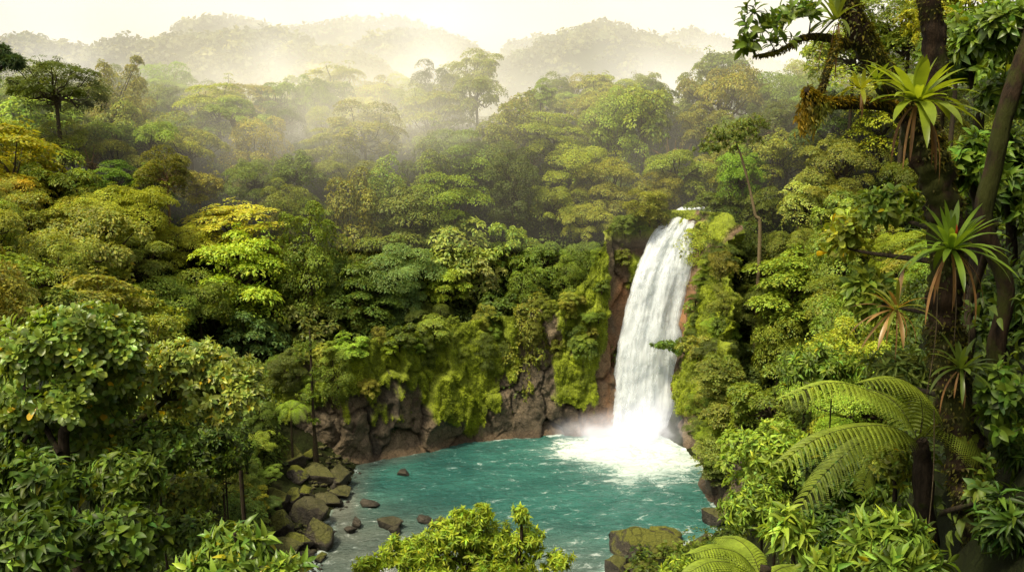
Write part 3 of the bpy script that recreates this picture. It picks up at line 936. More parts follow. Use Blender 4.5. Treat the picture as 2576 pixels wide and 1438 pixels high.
SHRUBS = [('palmate', 575, 1130, 66, 130, 'mid green', 'rounded bush under the leaning mossy trunk'), ('broad', 650, 1115, 68, 76, 'bright green', 'small round bush behind the left bank boulders'), ('palmate', 605, 1195, 62, 100, 'mid green', 'leafy bush above the shaded boulders'),
          ('palmate', 628, 1252, 58, 90, 'yellow green', 'yellow tipped bush hanging over the shaded boulders'), ('broad', 676, 1268, 60, 52, 'blue green', 'dark blue green bush drooping beside the bank boulders'), ('broad', 600, 1290, 52, 110, 'dark green', 'dark bush behind the thin twigged shrub'),
          ('broad', 640, 1335, 56, 70, 'dark green', 'low dark bush beside the mossy bank boulders'), ('broad', 560, 1200, 60, 110, 'dark green', 'dark bush left of the leafy bush on the bank'), ('broad', 672, 1195, 72, 56, 'mid green', 'small bush at the back of the boulders'),
          ('broad', 650, 1050, 76, 100, 'dark green', 'dark bush left of the little bright tree fern')]
for h in SHRUBS:
    t = forest_tree(h[0], h[1], h[2], h[3], h[4], h[5], h[6], .85)
    t.name = 'bush'; t['category'] = 'bush'
for h in HAND:
    fx_ = None
    if len(h) > 9:
        c_ = P(*h[1:4]); fx_ = tz(c_[0], c_[1])
    forest_tree(h[0], h[1], h[2], h[3], h[4], h[5], h[6], h[7], len(h) > 8 and h[8], base=fx_)

# the rest of the forest: trees one can tell apart, set out on the slope behind the cliff and on both flanks
placed = [np.array(t[0].location[:2]) for t in TREES]
kinds = ['broad', 'broad', 'layered', 'column', 'umbrella', 'palmate', 'broad']
cols_mid = ['olive green', 'mid green', 'mid green', 'dark green', 'yellow green', 'bright green', 'dark green', 'olive green', 'olive green']


def fill(x0, x1, y0, y1, step, hmin, hmax, wmin, wmax, dmin, keep):
    for x in np.arange(x0, x1, step):
        for y in np.arange(y0, y1, step):
            X, Y = x + rng.uniform(-.4, .4) * step, y + rng.uniform(-.4, .4) * step
            d = float(sdist(np.array([X, Y])))
            if d < dmin: continue
            if any(np.hypot(*(p - (X, Y))) < step * .62 for p in placed): continue
            g = tz(X, Y)
            wid = rng.uniform(wmin, wmax)
            c = np.array([X, Y, g + wid * .42 + rng.uniform(hmin, hmax)])
            px, py = proj(c)
            if not (-120 < px < 2700): continue
            if not keep(X, Y, px, py, d): continue
            placed.append(np.array([X, Y]))
            kd = kinds[rng.integers(len(kinds))]
            if d < 14 and Y > 95 and rng.random() < .5: kd = 'column'
            cl = cols_mid[rng.integers(len(cols_mid))]
            wpx = wid * F / np.linalg.norm(c - CAM)
            forest_tree(kd, px, py, Y, wpx, cl, None, rng.uniform(.75, 1.15), pale=rng.random() < .25, base=g)


CREST = P(1740, 535, 107)


def keep_back(X, Y, px, py, d):
    if abs(X - CREST[0] - (Y - 107) * .25) < 4.0 and Y < 135: return False
    return py > 240 or rng.random() < .15


fill(-70, 62, 101, 158, 5.2, .3, 5.0, 5.5, 9.5, 3.0, keep_back)
fill(-60, -16, 52, 101, 5.2, .3, 3.5, 5, 8, 9, lambda X, Y, px, py, d: px < 690 and 250 < py < 1000)
fill(20, 52, 48, 104, 4.6, .2, 2.5, 4.5, 7.5, 4, lambda X, Y, px, py, d: px > 1740 + max(0, 900 - py) * .0 and 120 < py < 1150 and not (px < 1850 and py < 560))

# shrubs rooted on the cliff: along its rim, beside the fall and over the right wall
CS = {'rim': [], 'left': [], 'right': []}
CVG = CV.reshape(ns, nz, 3)
NRM = np.stack([nx, ny], 1)


def cliff_shrub(where, si, ti, R, kind, colour, out):
    if where != 'rim':
        si = min(ns - 1, si + int(DCZ(CVG[si, ti, 2]) / CL_LEN * ns))
    p = CVG[si, ti].copy()
    p[:2] -= NRM[si] * out
    px, py = proj(p)
    t = forest_tree(kind, px, py, p[1], 2 * R * F / p[1], colour, '-', rng.uniform(.7, 1.0), base=p[2] - R * .9)
    t.name = 'cliff_shrub'; t['category'] = 'shrub'
    CS[where].append((px, t, colour))
    TREES.pop()


for k_ in range(30):
    s_ = cl_s(690) + (S_FALL - 5.2 - cl_s(690)) * (k_ + rng.uniform(0, 1)) / 30
    cliff_shrub('rim', int(s_ / CL_LEN * (ns - 1)), nz - 1 - int(rng.random() ** 2 * 60), rng.uniform(.6, 2.0), ('broad', 'palmate', 'column')[rng.integers(3)],
                ('dark green', 'mid green', 'olive green', 'bright green')[rng.integers(4)], rng.uniform(-.5, .6))
for k_ in range(13):
    s_ = S_FALL - rng.uniform(6.2, 12)
    zz_ = rng.uniform(.52, 1.0) if s_ > S_FALL - 7 else rng.uniform(.65, 1)
    cliff_shrub('left', int(s_ / CL_LEN * (ns - 1)), int(zz_ * (nz - 1)), rng.uniform(.7, 1.4), ('broad', 'palmate', 'layered')[rng.integers(3)], ('dark green', 'mid green', 'olive green')[rng.integers(3)], rng.uniform(.0, .5))
for s_o, zt_, R_ in ((-4.0, .99, 1.5), (-3.2, .97, 1.0), (-5.0, .98, 1.6), (-4.6, .84, 1.1), (4.6, .99, 1.6), (4.3, .93, 1.2), (4.4, .8, 1.0), (5.6, .97, 1.8), (-3.9, .93, 1.1)):
    cliff_shrub('left' if s_o < 0 else 'right', int((S_FALL + s_o) / CL_LEN * (ns - 1)), int(zt_ * (nz - 1)), R_, ('broad', 'palmate')[rng.integers(2)], ('dark green', 'mid green', 'olive green')[rng.integers(3)], .5)
for k_ in range(34):
    s_ = S_FALL + 3.6 + 22 * rng.random() ** 1.1
    cliff_shrub('right', int(min(.999, s_ / CL_LEN) * (ns - 1)), int((.36 + .64 * rng.random() ** .8) * (nz - 1)), rng.uniform(.8, 2.0), ('broad', 'palmate', 'layered')[rng.integers(3)],
                ('dark green', 'mid green', 'mid green', 'olive green')[rng.integers(4)], rng.uniform(.1, .7))
ONAME = ['', 'second', 'third', 'fourth', 'fifth', 'sixth', 'seventh', 'eighth', 'ninth', 'tenth', 'eleventh', 'twelfth', 'thirteenth', 'fourteenth']
for wh, txt in (('rim', 'shrub on the mossy cliff rim'), ('left', 'shrub clinging just left of the waterfall'), ('right', 'shrub clinging right of the waterfall')):
    for colour in COLS:
        for c in [c for c in CS[wh] if c[2] == colour and any(abs(c[1].location[0] - a) < .03 and abs(c[1].location[1] - b) < .03 for a, b in ((22.3, 90.56), (20.99, 84.48), (21.04, 83.1)))]:
            CS[wh].remove(c)
            for ch in list(c[1].children): bpy.data.objects.remove(ch)
            bpy.data.objects.remove(c[1])
        L_ = sorted([c for c in CS[wh] if c[2] == colour], key=lambda c: c[0])
        for i, c in enumerate(L_):
            c[1]['label'] = f'{colour} {txt}' + ('' if len(L_) == 1 else ', leftmost of its colour' if i == 0 else f', {ONAME[min(i, 13)]} from left of its colour')
            c[1]['group'] = 'shrubs growing on the cliff'

for px, py, Y, w, lab in ((665, 385, 118, 110, 'bare grey tree with forked dead limbs on the slope, left of centre'), (1690, 380, 108, 120, 'bare leaning pale limbs above the waterfall crest'),
                          (230, 395, 92, 120, 'bare pale branches among the crowns on the left hillside'), (1345, 385, 116, 90, 'bare forked tree halfway up the slope above the cliff')):
    t = forest_tree('umbrella', px, py, Y, w, 'olive green', '-', 1.5, True)
    TREES.pop()
    t.name = 'bare_tree'; t['label'] = lab
    for ch in list(t.children):
        if ch.name.startswith('crown'): bpy.data.objects.remove(ch)
t = forest_tree('umbrella', 1628, 556, 104.6, 130, 'olive green', '-', .9, True, base=P(1628, 590, 104.6)[2])
TREES.pop(); t.name = 'dead_brush'; t['category'] = 'brush'; t['label'] = 'tangle of dead brown branches left of the waterfall crest'
for ch in list(t.children):
    if ch.name.startswith('crown'): bpy.data.objects.remove(ch)

for px, py, Y, w, cl, lab in ((1635, 522, 104.0, 118, 'olive green', 'round bush crowning the ledge just left of the waterfall lip'), (1812, 560, 103.2, 100, 'dark green', 'dark bush on the ledge just right of the waterfall lip')):
    t = forest_tree('broad', px, py, Y, w, cl, '-', .8, base=P(px, py + w * .45, Y)[2])
    TREES.pop(); t.name = 'cliff_shrub'; t['category'] = 'shrub'; t['label'] = lab

# trees wholly hidden behind others from the viewpoint's side of the valley are left out
HIDDEN = [(16.61, 133.38), (5.52, 103.31), (-68.89, 109.37), (-71.87, 146.61), (-70.61, 152.93), (-63.55, 99.94), (-63.09, 116.59), (-64.31, 121.5), (-65.34, 149.32), (-48.09, 149.18), (-45.7, 137.56), (-39.95, 132.89), (-32.06, 149.71), (6.89, 149.76), (14.72, 153.27), (32.6, 152.22), (39.5, 126.23), (41.07, 137.53), (42.86, 112.97), (42.52, 150.94), (60.4, 134.04), (-60.46, 95.53), (-55.09, 84.67), (-29.35, 56.61), (-29.27, 78.5), (29.86, 46.75), (30.59, 53.48), (28.05, 75.32), (33.0, 58.66), (34.43, 62.06), (37.3, 56.76), (39.17, 62.17), (38.26, 68.13), (43.88, 67.7), (44.82, 72.47), (42.05, 81.8), (45.79, 75.82), (46.87, 81.67), (22.3, 90.56), (20.99, 84.48), (21.04, 83.1)]


def hidden(o):
    return any(abs(o.location[0] - a) < .03 and abs(o.location[1] - b) < .03 for a, b in HIDDEN)


def drop(o):
    for ch in list(o.children): bpy.data.objects.remove(ch)
    bpy.data.objects.remove(o)


for t in [t for t in TREES if hidden(t[0])]:
    TREES.remove(t)
    drop(t[0])

# labels for the forest trees: look + place + order
def region(px, py):
    if py < 310: return 'on the skyline'
    if px < 520 and py > 330: return 'on left hillside'
    if px > 1720: return 'right of waterfall'
    if py < 430: return 'high behind pool'
    if py < 560: return 'halfway up behind pool'
    return 'just above cliff'


ORD = ['leftmost', 'second', 'third', 'fourth', 'fifth', 'sixth', 'seventh', 'eighth', 'ninth', 'tenth', 'eleventh', 'twelfth', 'thirteenth', 'fourteenth']
bins = {}
for t in TREES:
    if t[6]: t[0]['label'] = t[6]
    else: bins.setdefault((t[1], t[2], region(t[3], t[4])), []).append(t)
for (colour, kd, reg), ts in bins.items():
    ts.sort(key=lambda t: t[3])
    for i, t in enumerate(ts):
        s = f'{colour} {KNAME[kd][1]} tree {reg}'
        if len(ts) > 1:
            s += f', leftmost of {len(ts)}' if i == 0 else (f', rightmost of {len(ts)}' if i == len(ts) - 1 else f', {ORD[min(i, 13)]} from left of {len(ts)}')
        t[0]['label'] = s
for t in TREES:
    t[0]['group'] = 'trees of the rainforest slope'

# ------------------------------------------------------------------ undergrowth that nobody could count
def undergrowth(name, n, sampler, lsize, nl, colr, rad, tpl=None, wd_=.6):
    mb = MB()
    r = np.random.default_rng(77)
    X, Y = sampler(n, r)
    Z = terrain(X, Y)
    e = .6
    gxn = (terrain(X + e, Y) - terrain(X - e, Y)) / (2 * e); gyn = (terrain(X, Y + e) - terrain(X, Y - e)) / (2 * e)
    nn = norm(np.stack([-gxn, -gyn, np.ones_like(X)], 1))
    tot = n * nl
    R = rad * r.uniform(.5, 1.4, n)
    a = r.uniform(0, 2 * PI, (n, nl)); q = np.sqrt(r.uniform(0, 1, (n, nl)))
    up = norm(nn * .7 + np.array([0, 0, .6]))
    x = norm(np.cross(up, np.array([.2, .9, .35]))); y = np.cross(up, x)
    rd = x[:, None] * np.cos(a)[..., None] + y[:, None] * np.sin(a)[..., None]
    pos = np.stack([X, Y, Z], 1)[:, None] + nn[:, None] * (R * r.uniform(.2, 1.1, n))[:, None, None] + R[:, None, None] * (rd * q[..., None] + up[:, None] * (.5 * (1 - q ** 2))[..., None])
    yd = rd * (.4 + q)[..., None] + up[:, None] * (.4 - .7 * q)[..., None] + r.normal(0, .3, (n, nl, 3)) + np.array([0, 0, -.2])
    zd = up[:, None] + rd * .4 + r.normal(0, .3, (n, nl, 3))
    sh = np.exp(r.normal(0, .3, (n, 1))) * np.ones((1, nl))
    hue = r.random((n, 1, 1)) * np.ones((1, nl, 1))
    cc = sh[..., None] * (np.array(colr[0]) * (1 - hue) + np.array(colr[1]) * hue)
    cc = cc.reshape(-1, 3) * np.exp(r.normal(0, .2, tot))[:, None]
    scatter(mb, tpl or T_KITE, pos.reshape(-1, 3), yd.reshape(-1, 3), zd.reshape(-1, 3), (lsize * r.uniform(.6, 1.3, (n, nl))).ravel(), wd_, cc)
    return tag(link(name, mb.mesh(name, M_LEAF, tpl is not None)), kind='stuff')


def samp_back(n, r):
    X = np.zeros(0); Y = np.zeros(0)
    while len(X) < n:
        x = r.uniform(-60, 60, n * 3); y = r.uniform(60, 150, n * 3)
        d = sdist(np.stack([x, y], -1))
        px = W / 2 + F * x / y
        ok = (d > 2.2) & (d < 45) & (px > -50) & (px < 2650) & (r.random(n * 3) < np.exp(-d / 16) + .1)
        ok &= ~((d < 7) & (y < 92) & (x < -12))
        ok &= ~((np.abs(x - CREST[0] - (y - 107) * .25) < 4.5) & (y > 99))
        X = np.concatenate([X, x[ok]]); Y = np.concatenate([Y, y[ok]])
    return X[:n], Y[:n]


undergrowth('undergrowth', 4200, samp_back, .42, 30, ((.045, .085, .014), (.13, .17, .02)), 1.0)


def samp_near(n, r):
    X = np.zeros(0); Y = np.zeros(0)
    while len(X) < n:
        x = r.uniform(-40, 45, n * 3); y = 2.2 + 73 * r.random(n * 3) ** 1.8
        d = sdist(np.stack([x, y], -1))
        ok = (d > 2.5) & (np.abs(x) < y * 1.05 + 5) & ((y > 6.5) | (np.abs(x) > .7 * y + .6)) & (r.random(n * 3) < np.clip(14 / y, .1, 1))
        X = np.concatenate([X, x[ok]]); Y = np.concatenate([Y, y[ok]])
    return X[:n], Y[:n]


undergrowth('ground_cover', 7000, samp_near, .15, 22, ((.03, .06, .01), (.09, .13, .018)), .35, T_LANCE, .42)

# ------------------------------------------------------------------ far hills under forest
HILLS = [
    ('hill', 300, [(-420, 150), (-200, 120), (0, 100), (70, 98), (130, 118), (190, 122), (235, 128), (260, 122), (300, 108), (380, 105), (470, 100), (560, 100), (640, 92), (700, 85), (750, 105), (800, 135), (870, 138), (930, 160), (1000, 205), (1090, 260), (1200, 320)], 90),
    ('hill', 430, [(300, 170), (380, 120), (430, 95), (480, 68), (540, 55), (600, 58), (650, 70), (700, 90), (760, 130), (850, 200)], 80),
    ('hill', 560, [(650, 140), (720, 85), (790, 72), (860, 62), (940, 58), (1010, 62), (1060, 72), (1110, 95), (1180, 150), (1260, 220)], 100),
    ('hill', 400, [(860, 160), (930, 110), (1000, 88), (1060, 85), (1110, 96), (1150, 110), (1190, 135), (1240, 165), (1300, 215), (1380, 280)], 80),
    ('hill', 520, [(1180, 200), (1240, 150), (1290, 118), (1340, 104), (1390, 108), (1450, 140), (1520, 200)], 90),
    ('hill', 380, [(1150, 270), (1230, 210), (1300, 150), (1360, 118), (1410, 95), (1460, 80), (1520, 72), (1580, 80), (1630, 98), (1680, 122), (1730, 128), (1790, 165), (1850, 200), (1950, 240), (2100, 290)], 85),
    ('hill', 540, [(1560, 190), (1640, 118), (1700, 92), (1740, 88), (1800, 102), (1860, 130), (1930, 165), (2050, 190), (2300, 200), (2700, 180), (3000, 190)], 100),
]
HK = 0
for name, D, sil, wd in HILLS:
    HK += 1
    sil = np.array(sil, float)
    nu, nv = 150, 40
    pxs = np.linspace(sil[0, 0], sil[-1, 0], nu)
    sm = spline(sil, 400)
    pys = np.interp(pxs, sm[:, 0], sm[:, 1])
    Vv = []
    crest = np.array([P(a, b + 3.2 * 852 / F * 2144 / D * 1.0, D) for a, b in zip(pxs, pys)])
    vv = np.linspace(-1, 1, nv)
    X = crest[:, 0][:, None] * np.ones(nv)
    Yg = D + vv[None] * wd + 0 * X
    X = X * (Yg / D)
    fall = np.where(vv < 0, 1 - np.abs(vv) ** 1.25, 1 - np.abs(vv) ** 1.5)
    Zg = 0 + (crest[:, 2][:, None]) * fall[None]
    Zg = Zg + (fbm(np.stack([X * .025, Yg * .025, 0 * X + HK], -1), 4, 401) - .5) * 40 * (1 - fall[None] ** 4) * (fall[None] > .02)
    V = np.stack([X, Yg, Zg], -1)
    mb = MB().add(V.reshape(-1, 3), grid_quads(nu, nv)[:, ::-1])
    tag(link('hill', mb.mesh('hill', M_SOIL, True)), kind='structure')
    # the wood on the hill: one mass of crowns
    r = np.random.default_rng(900 + HK)
    span = pxs[-1] - pxs[0]
    nt_ = int(span * .75)
    iu = r.uniform(0, nu - 1.001, nt_); iv = (nv - 1) * np.clip(r.beta(1.6, 1.5, nt_) * .56, 0, .56)
    iu = np.concatenate([iu, r.uniform(0, nu - 1.001, nt_ // 5)]); iv = np.concatenate([iv, np.full(nt_ // 5, (nv - 1) * .5)])
    a, b = iu.astype(int), iv.astype(int)
    fa, fb = (iu - a)[:, None], (iv - b)[:, None]
    pt = V[a, b] * (1 - fa) * (1 - fb) + V[a + 1, b] * fa * (1 - fb) + V[a, b + 1] * (1 - fa) * fb + V[a + 1, b + 1] * fa * fb
    n = len(pt)
    R = (1.5 + 4.0 * r.random(n) ** 1.6) * (D / 380) ** .5
    nl = 58
    d = rdirs(n * nl, r).reshape(n, nl, 3)
    d[..., 2] = np.abs(d[..., 2]) * .9 - .15
    lump = 1 + .35 * (fbm(d * 1.7 + r.uniform(0, 99, (n, 1, 3)), 2, 5) - .5) * 2
    pos = pt[:, None] + np.array([0, 0, 1.0]) * (R * .3)[:, None, None] + d * (R[:, None] * lump)[..., None] * np.array([1, 1, .85])
    sh = np.exp(r.normal(0, .3, (n, 1, 1)))
    hue = r.random((n, 1, 1))
    cc = (np.array([.06, .078, .03]) * (1 - hue) + np.array([.14, .145, .045]) * hue) * sh * np.exp(r.normal(0, .2, (n, nl, 1)))
    yd = r.normal(0, .5, (n, nl, 3)) + np.stack([-d[..., 1], d[..., 0], -.3 + 0 * d[..., 0]], -1)
    mb = MB()
    scatter(mb, T_KITE, pos.reshape(-1, 3), yd.reshape(-1, 3), (d + np.array([0, 0, .6])).reshape(-1, 3), np.repeat(R * .42, nl) * r.uniform(.6, 1.4, n * nl), .8, cc.reshape(-1, 3))
    tag(link('hill_forest', mb.mesh('hill_forest', M_LEAF)), kind='stuff')

# ------------------------------------------------------------------ plants near the viewpoint
def blob_tips(r, px, py, Y, wpx, hpx, n, dep=None, low=-.35, shell=.3):
    c = P(px, py, Y)
    k = Y / F
    rad = np.array([wpx * .5 * k, dep if dep else (wpx + hpx) * .22 * k, hpx * .5 * k])
    d = rdirs(n, r)
    d[:, 2] = np.where(d[:, 2] < low, -d[:, 2] * .6, d[:, 2])
    q = r.random(n) ** shell
    return c + d * q[:, None] * rad, norm(d * np.array([1, 1, .8]) + np.array([0, -.15, .45]))


def rosettes(mb, r, tips, dirs, tpl, per, L, wid, col, spread=.2, yellow=0., open_=(.45, 1.35), twig=.5, droop=.15, ycol=(2.6, 1.5, .5), young=1.25):
    n = len(tips)
    i = np.arange(per)
    a = r.uniform(0, 6.28, (n, 1)) + i * 2.399 + r.normal(0, .25, (n, per))
    t = (i + .5) / per
    el = open_[0] + (open_[1] - open_[0]) * t + r.normal(0, .16, (n, per))
    d = norm(dirs)
    x = norm(np.cross(d, np.array([.23, .41, .88]))); y = np.cross(d, x)
    rd = x[:, None] * np.cos(a)[..., None] + y[:, None] * np.sin(a)[..., None]
    yd = d[:, None] * np.cos(el)[..., None] + rd * np.sin(el)[..., None] - np.array([0, 0, droop])
    pos = tips[:, None] - d[:, None] * (t * twig * L)[None, :, None]
    zd = d[:, None] * np.sin(el)[..., None] - rd * np.cos(el)[..., None] + np.array([0, 0, .3]) + r.normal(0, .3, (n, per, 3))
    sz = L * (.55 + .55 * np.sqrt(t))[None] * r.uniform(.75, 1.2, (n, per))
    cc = leafcols(n * per, r, col, spread, yellow, ycol).reshape(n, per, 3)
    cc = cc * (np.exp(r.normal(0, .16, (n, 1, 1)))) * (1 + (young - 1) * (1 - t))[None, :, None] ** 1.2
    scatter(mb, tpl, pos.reshape(-1, 3), yd.reshape(-1, 3), zd.reshape(-1, 3), sz.ravel(), wid, cc.reshape(-1, 3))


def skeleton(mb, r, nodes, nrad, tips, rtip=.004, k=.55):
    """twigs: every tip joins the nearest wood already there"""
    nodes = [np.asarray(p, float) for p in nodes]
    nrad = list(nrad)
    N0 = np.array(nodes)
    order = np.argsort([np.min(np.linalg.norm(N0 - t, axis=1)) for t in tips])
    for o in order:
        t = tips[o]
        A = np.array(nodes)
        dist = np.linalg.norm(A - t, axis=1) + .35 * np.maximum(0, A[:, 2] - t[2])
        j = int(np.argmin(dist))
        a = A[j]
        L = np.linalg.norm(t - a)
        if L < 1e-4: continue
        m = a * .5 + t * .5 + np.array([0, 0, -.1 * L]) + r.normal(0, .06 * L, 3)
        pts = spline([a, m, t], 7)
        r0 = min(nrad[j] * .75, rtip * 1.6 + .022 * L)
        rr = np.linspace(r0, rtip, 7)
        tube(mb, pts, rr, 5)
        for q in (2, 4, 6):
            nodes.append(pts[q]); nrad.append(rr[q])


def leafy_plant(name, label, cat, trunks, blobs, tpl, L, wid, per, col, seed, mat=None, bark=None, yellow=0., group=None, spread=.2,
                open_=(.45, 1.35), droop=.15, twig=.8, ycol=(2.6, 1.5, .5), young=1.25, rtip=.004, ground=True, low=-.5, shell=.5, crown='crown', dens=1.5, wood='trunk', moss=0):
    """trunks: lists of (px, py, Y, radius) from the foot up; blobs: (px, py, Y, w, h, tips[, depth])"""
    r = np.random.default_rng(seed)
    lines = []
    for ti_, tr in enumerate(trunks):
        pts = [P(a, b, c) for a, b, c, _ in tr]
        rad = [q[3] for q in tr]
        if ground and ti_ == 0:
            g = tz(pts[0][0], pts[0][1])
            if pts[0][2] > g:
                pts = [np.array([pts[0][0] + .05, pts[0][1] + .05, g - .1])] + pts
                rad = [rad[0] * 1.25] + rad
        lines.append((pts, rad))
    base = lines[0][0][0].copy()
    root = empty(name, base, label, cat, group)
    wd, cr = MB(), MB()
    nodes, nr = [], []
    for pts, rad in lines:
        n = 6 * len(pts)
        sp_ = spline(np.c_[np.array(pts), rad], n)
        tube(wd, sp_[:, :3] - base, np.maximum(sp_[:, 3], .003), 9, bump=.22, seed=seed)
        nodes += list(sp_[2:, :3] - base); nr += list(sp_[2:, 3])
    T, D = [], []
    for b in blobs:
        t, d = blob_tips(r, *b[:5], int(b[5] * dens), dep=b[6] if len(b) > 6 else None, low=low, shell=shell)
        T.append(t - base); D.append(d)
    T = np.concatenate(T); D = np.concatenate(D)
    skeleton(wd, r, nodes, nr, T, rtip)
    rosettes(cr, r, T, D, tpl, per + 3, L * .95, wid * .52, col, spread, yellow, open_, twig, droop, ycol, young)
    link(wood, wd.mesh(wood, bark or M_BARK, True), root)
    link(crown, cr.mesh(crown, mat or M_GLOSS, True), root)
    return root


def fuzz(parent, V, ring, n, r, L, col, hang=.6, zup=None, name='moss'):
    """short moss on a tube: V (n, sides, 3) surface points, ring outward vectors"""
    v = V.reshape(-1, 3); o = ring.reshape(-1, 3)
    w = np.clip(.35 + .65 * o[:, 2] + .9 * (fbm(v * 3.1 + 5, 3, 31) - .45) * 3, 0.02, None)
    pk = r.choice(len(v), n, p=w / w.sum())
    pk2 = (pk + r.integers(0, 2, n)) % len(v)
    t = r.random(n)[:, None]
    nb = np.linalg.norm(v[pk2] - v[pk], axis=1)[:, None] < .6
    pos = np.where(nb, v[pk] * (1 - t) + v[pk2] * t, v[pk])
    yd = o[pk] * .8 + np.array([0, 0, -hang]) + r.normal(0, .4, (n, 3))
    mb = MB()
    scatter(mb, T_KITE, pos, yd, o[pk] + np.array([0, 0, .7]), L * r.uniform(.4, 1.4, n), .4, leafcols(n, r, col, .35))
    return tag(link(name, mb.mesh(name, M_LEAF), parent), kind='stuff')


G_DK, G_MID, G_LT, G_YEL = (.05, .105, .018), (.095, .18, .028), (.18, .29, .05), (.33, .38, .035)

# ---- left foreground
leafy_plant('broadleaf_tree', 'dark trunked tree with glossy spoon shaped leaves filling the left edge', 'tree',
            [[(165, 1170, 9.2, .06), (170, 1060, 9.1, .055), (182, 960, 9, .05), (190, 870, 9, .035)], [(170, 1080, 9.1, .035), (120, 1010, 8.9, .03), (60, 975, 8.6, .02)],
             [(150, 1140, 9.1, .035), (100, 1060, 9.4, .03), (60, 1110, 9.4, .02)]],
            [(180, 845, 9, 240, 150, 120), (60, 900, 8.8, 150, 150, 70), (310, 880, 9.1, 110, 130, 45), (250, 800, 9.2, 130, 70, 30), (60, 1020, 9.3, 170, 160, 60), (250, 1010, 9.5, 200, 150, 55), (180, 1090, 9.8, 330, 110, 60), (120, 980, 9.9, 320, 200, 90), (270, 950, 9.4, 200, 150, 60), (330, 830, 9.3, 70, 70, 18), (180, 920, 9.1, 430, 370, 40), (170, 1020, 8.7, 170, 170, 16)],
            T_SPOON, .15, .85, 12, (0.157, 0.223, 0.0338), 41, dens=2.3, yellow=.012, ycol=(3.5, 1.6, .6))
leafy_plant('broadleaf_tree', 'leaning mossy trunk with pale shiny leaves spreading right beside the dark trunked tree', 'tree',
            [[(285, 1125, 10.4, .06), (350, 1060, 10.3, .058), (405, 1010, 10.2, .055), (450, 965, 10.1, .04), (500, 925, 10, .035)], [(405, 1010, 10.2, .06), (390, 950, 10.1, .03), (385, 890, 10, .02)],
             [(425, 1000, 10.2, .04), (510, 1000, 10, .03), (590, 985, 9.9, .02)]],
            [(470, 900, 10, 180, 90, 70), (400, 920, 10, 110, 110, 45), (560, 940, 10, 150, 90, 65), (610, 1000, 9.9, 120, 110, 60), (500, 990, 10.2, 140, 70, 40), (560, 1050, 10, 90, 40, 16), (450, 1000, 10.8, 260, 120, 70), (540, 960, 10.4, 200, 120, 50), (350, 970, 10.9, 160, 120, 40), (490, 965, 10.1, 400, 250, 36)],
            T_OVAL, .125, .9, 12, (0.246, 0.301, 0.0562), 42, dens=2.2, bark=M_BARKM, yellow=.02)
leafy_plant('fine_leaved_tree', 'small leaved grey green tree behind the leaning mossy trunk', 'tree', [[(600, 1100, 17, .04), (595, 1000, 17, .035), (590, 940, 17, .03)]],
            [(600, 940, 17, 150, 100, 130), (640, 1000, 17, 90, 110, 80), (540, 900, 17.3, 90, 60, 40)], T_MID, .11, .7, 10, (0.179, 0.252, 0.0562), 43, mat=M_LEAF, rtip=.006)
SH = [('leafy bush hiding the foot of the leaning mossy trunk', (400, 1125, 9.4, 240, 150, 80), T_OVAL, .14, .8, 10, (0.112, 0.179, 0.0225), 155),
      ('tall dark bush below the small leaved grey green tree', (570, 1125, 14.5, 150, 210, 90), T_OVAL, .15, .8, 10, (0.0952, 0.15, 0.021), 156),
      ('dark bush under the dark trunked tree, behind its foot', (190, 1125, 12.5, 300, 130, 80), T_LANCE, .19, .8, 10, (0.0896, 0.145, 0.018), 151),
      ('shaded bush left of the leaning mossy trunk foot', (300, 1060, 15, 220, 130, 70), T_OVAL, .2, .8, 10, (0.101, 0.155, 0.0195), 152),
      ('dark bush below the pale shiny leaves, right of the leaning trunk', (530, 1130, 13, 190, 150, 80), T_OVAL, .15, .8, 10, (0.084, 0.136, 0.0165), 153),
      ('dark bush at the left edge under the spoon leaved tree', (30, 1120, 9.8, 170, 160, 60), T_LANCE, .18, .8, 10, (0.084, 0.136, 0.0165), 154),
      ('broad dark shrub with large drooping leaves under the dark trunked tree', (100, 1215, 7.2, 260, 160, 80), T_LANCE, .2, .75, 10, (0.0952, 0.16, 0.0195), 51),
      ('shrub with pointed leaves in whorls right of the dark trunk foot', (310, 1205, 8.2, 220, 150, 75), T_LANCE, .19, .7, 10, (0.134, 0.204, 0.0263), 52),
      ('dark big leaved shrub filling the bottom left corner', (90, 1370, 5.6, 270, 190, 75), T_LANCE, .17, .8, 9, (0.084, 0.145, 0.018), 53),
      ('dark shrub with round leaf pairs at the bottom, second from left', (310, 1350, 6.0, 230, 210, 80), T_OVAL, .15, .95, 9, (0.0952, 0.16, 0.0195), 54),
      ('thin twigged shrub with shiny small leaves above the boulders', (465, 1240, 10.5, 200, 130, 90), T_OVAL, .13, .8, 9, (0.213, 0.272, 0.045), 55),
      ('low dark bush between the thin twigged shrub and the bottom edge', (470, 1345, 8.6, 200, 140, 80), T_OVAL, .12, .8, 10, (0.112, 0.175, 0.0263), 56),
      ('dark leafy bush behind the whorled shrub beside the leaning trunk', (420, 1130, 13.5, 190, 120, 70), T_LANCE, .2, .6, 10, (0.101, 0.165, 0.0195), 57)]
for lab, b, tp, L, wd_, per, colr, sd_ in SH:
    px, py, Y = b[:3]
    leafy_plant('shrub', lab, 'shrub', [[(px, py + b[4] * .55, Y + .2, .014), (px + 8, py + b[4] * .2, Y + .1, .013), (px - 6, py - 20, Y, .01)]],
                [(*b[:5], b[5]), (px, py + 20, Y + .5, b[3] * .9, b[4] * .9, b[5] // 2)], tp, L * .85, wd_, per, np.array(colr) * .62, sd_, droop=.3, yellow=.004, dens=1.8, spread=.35, mat=M_SHADE)
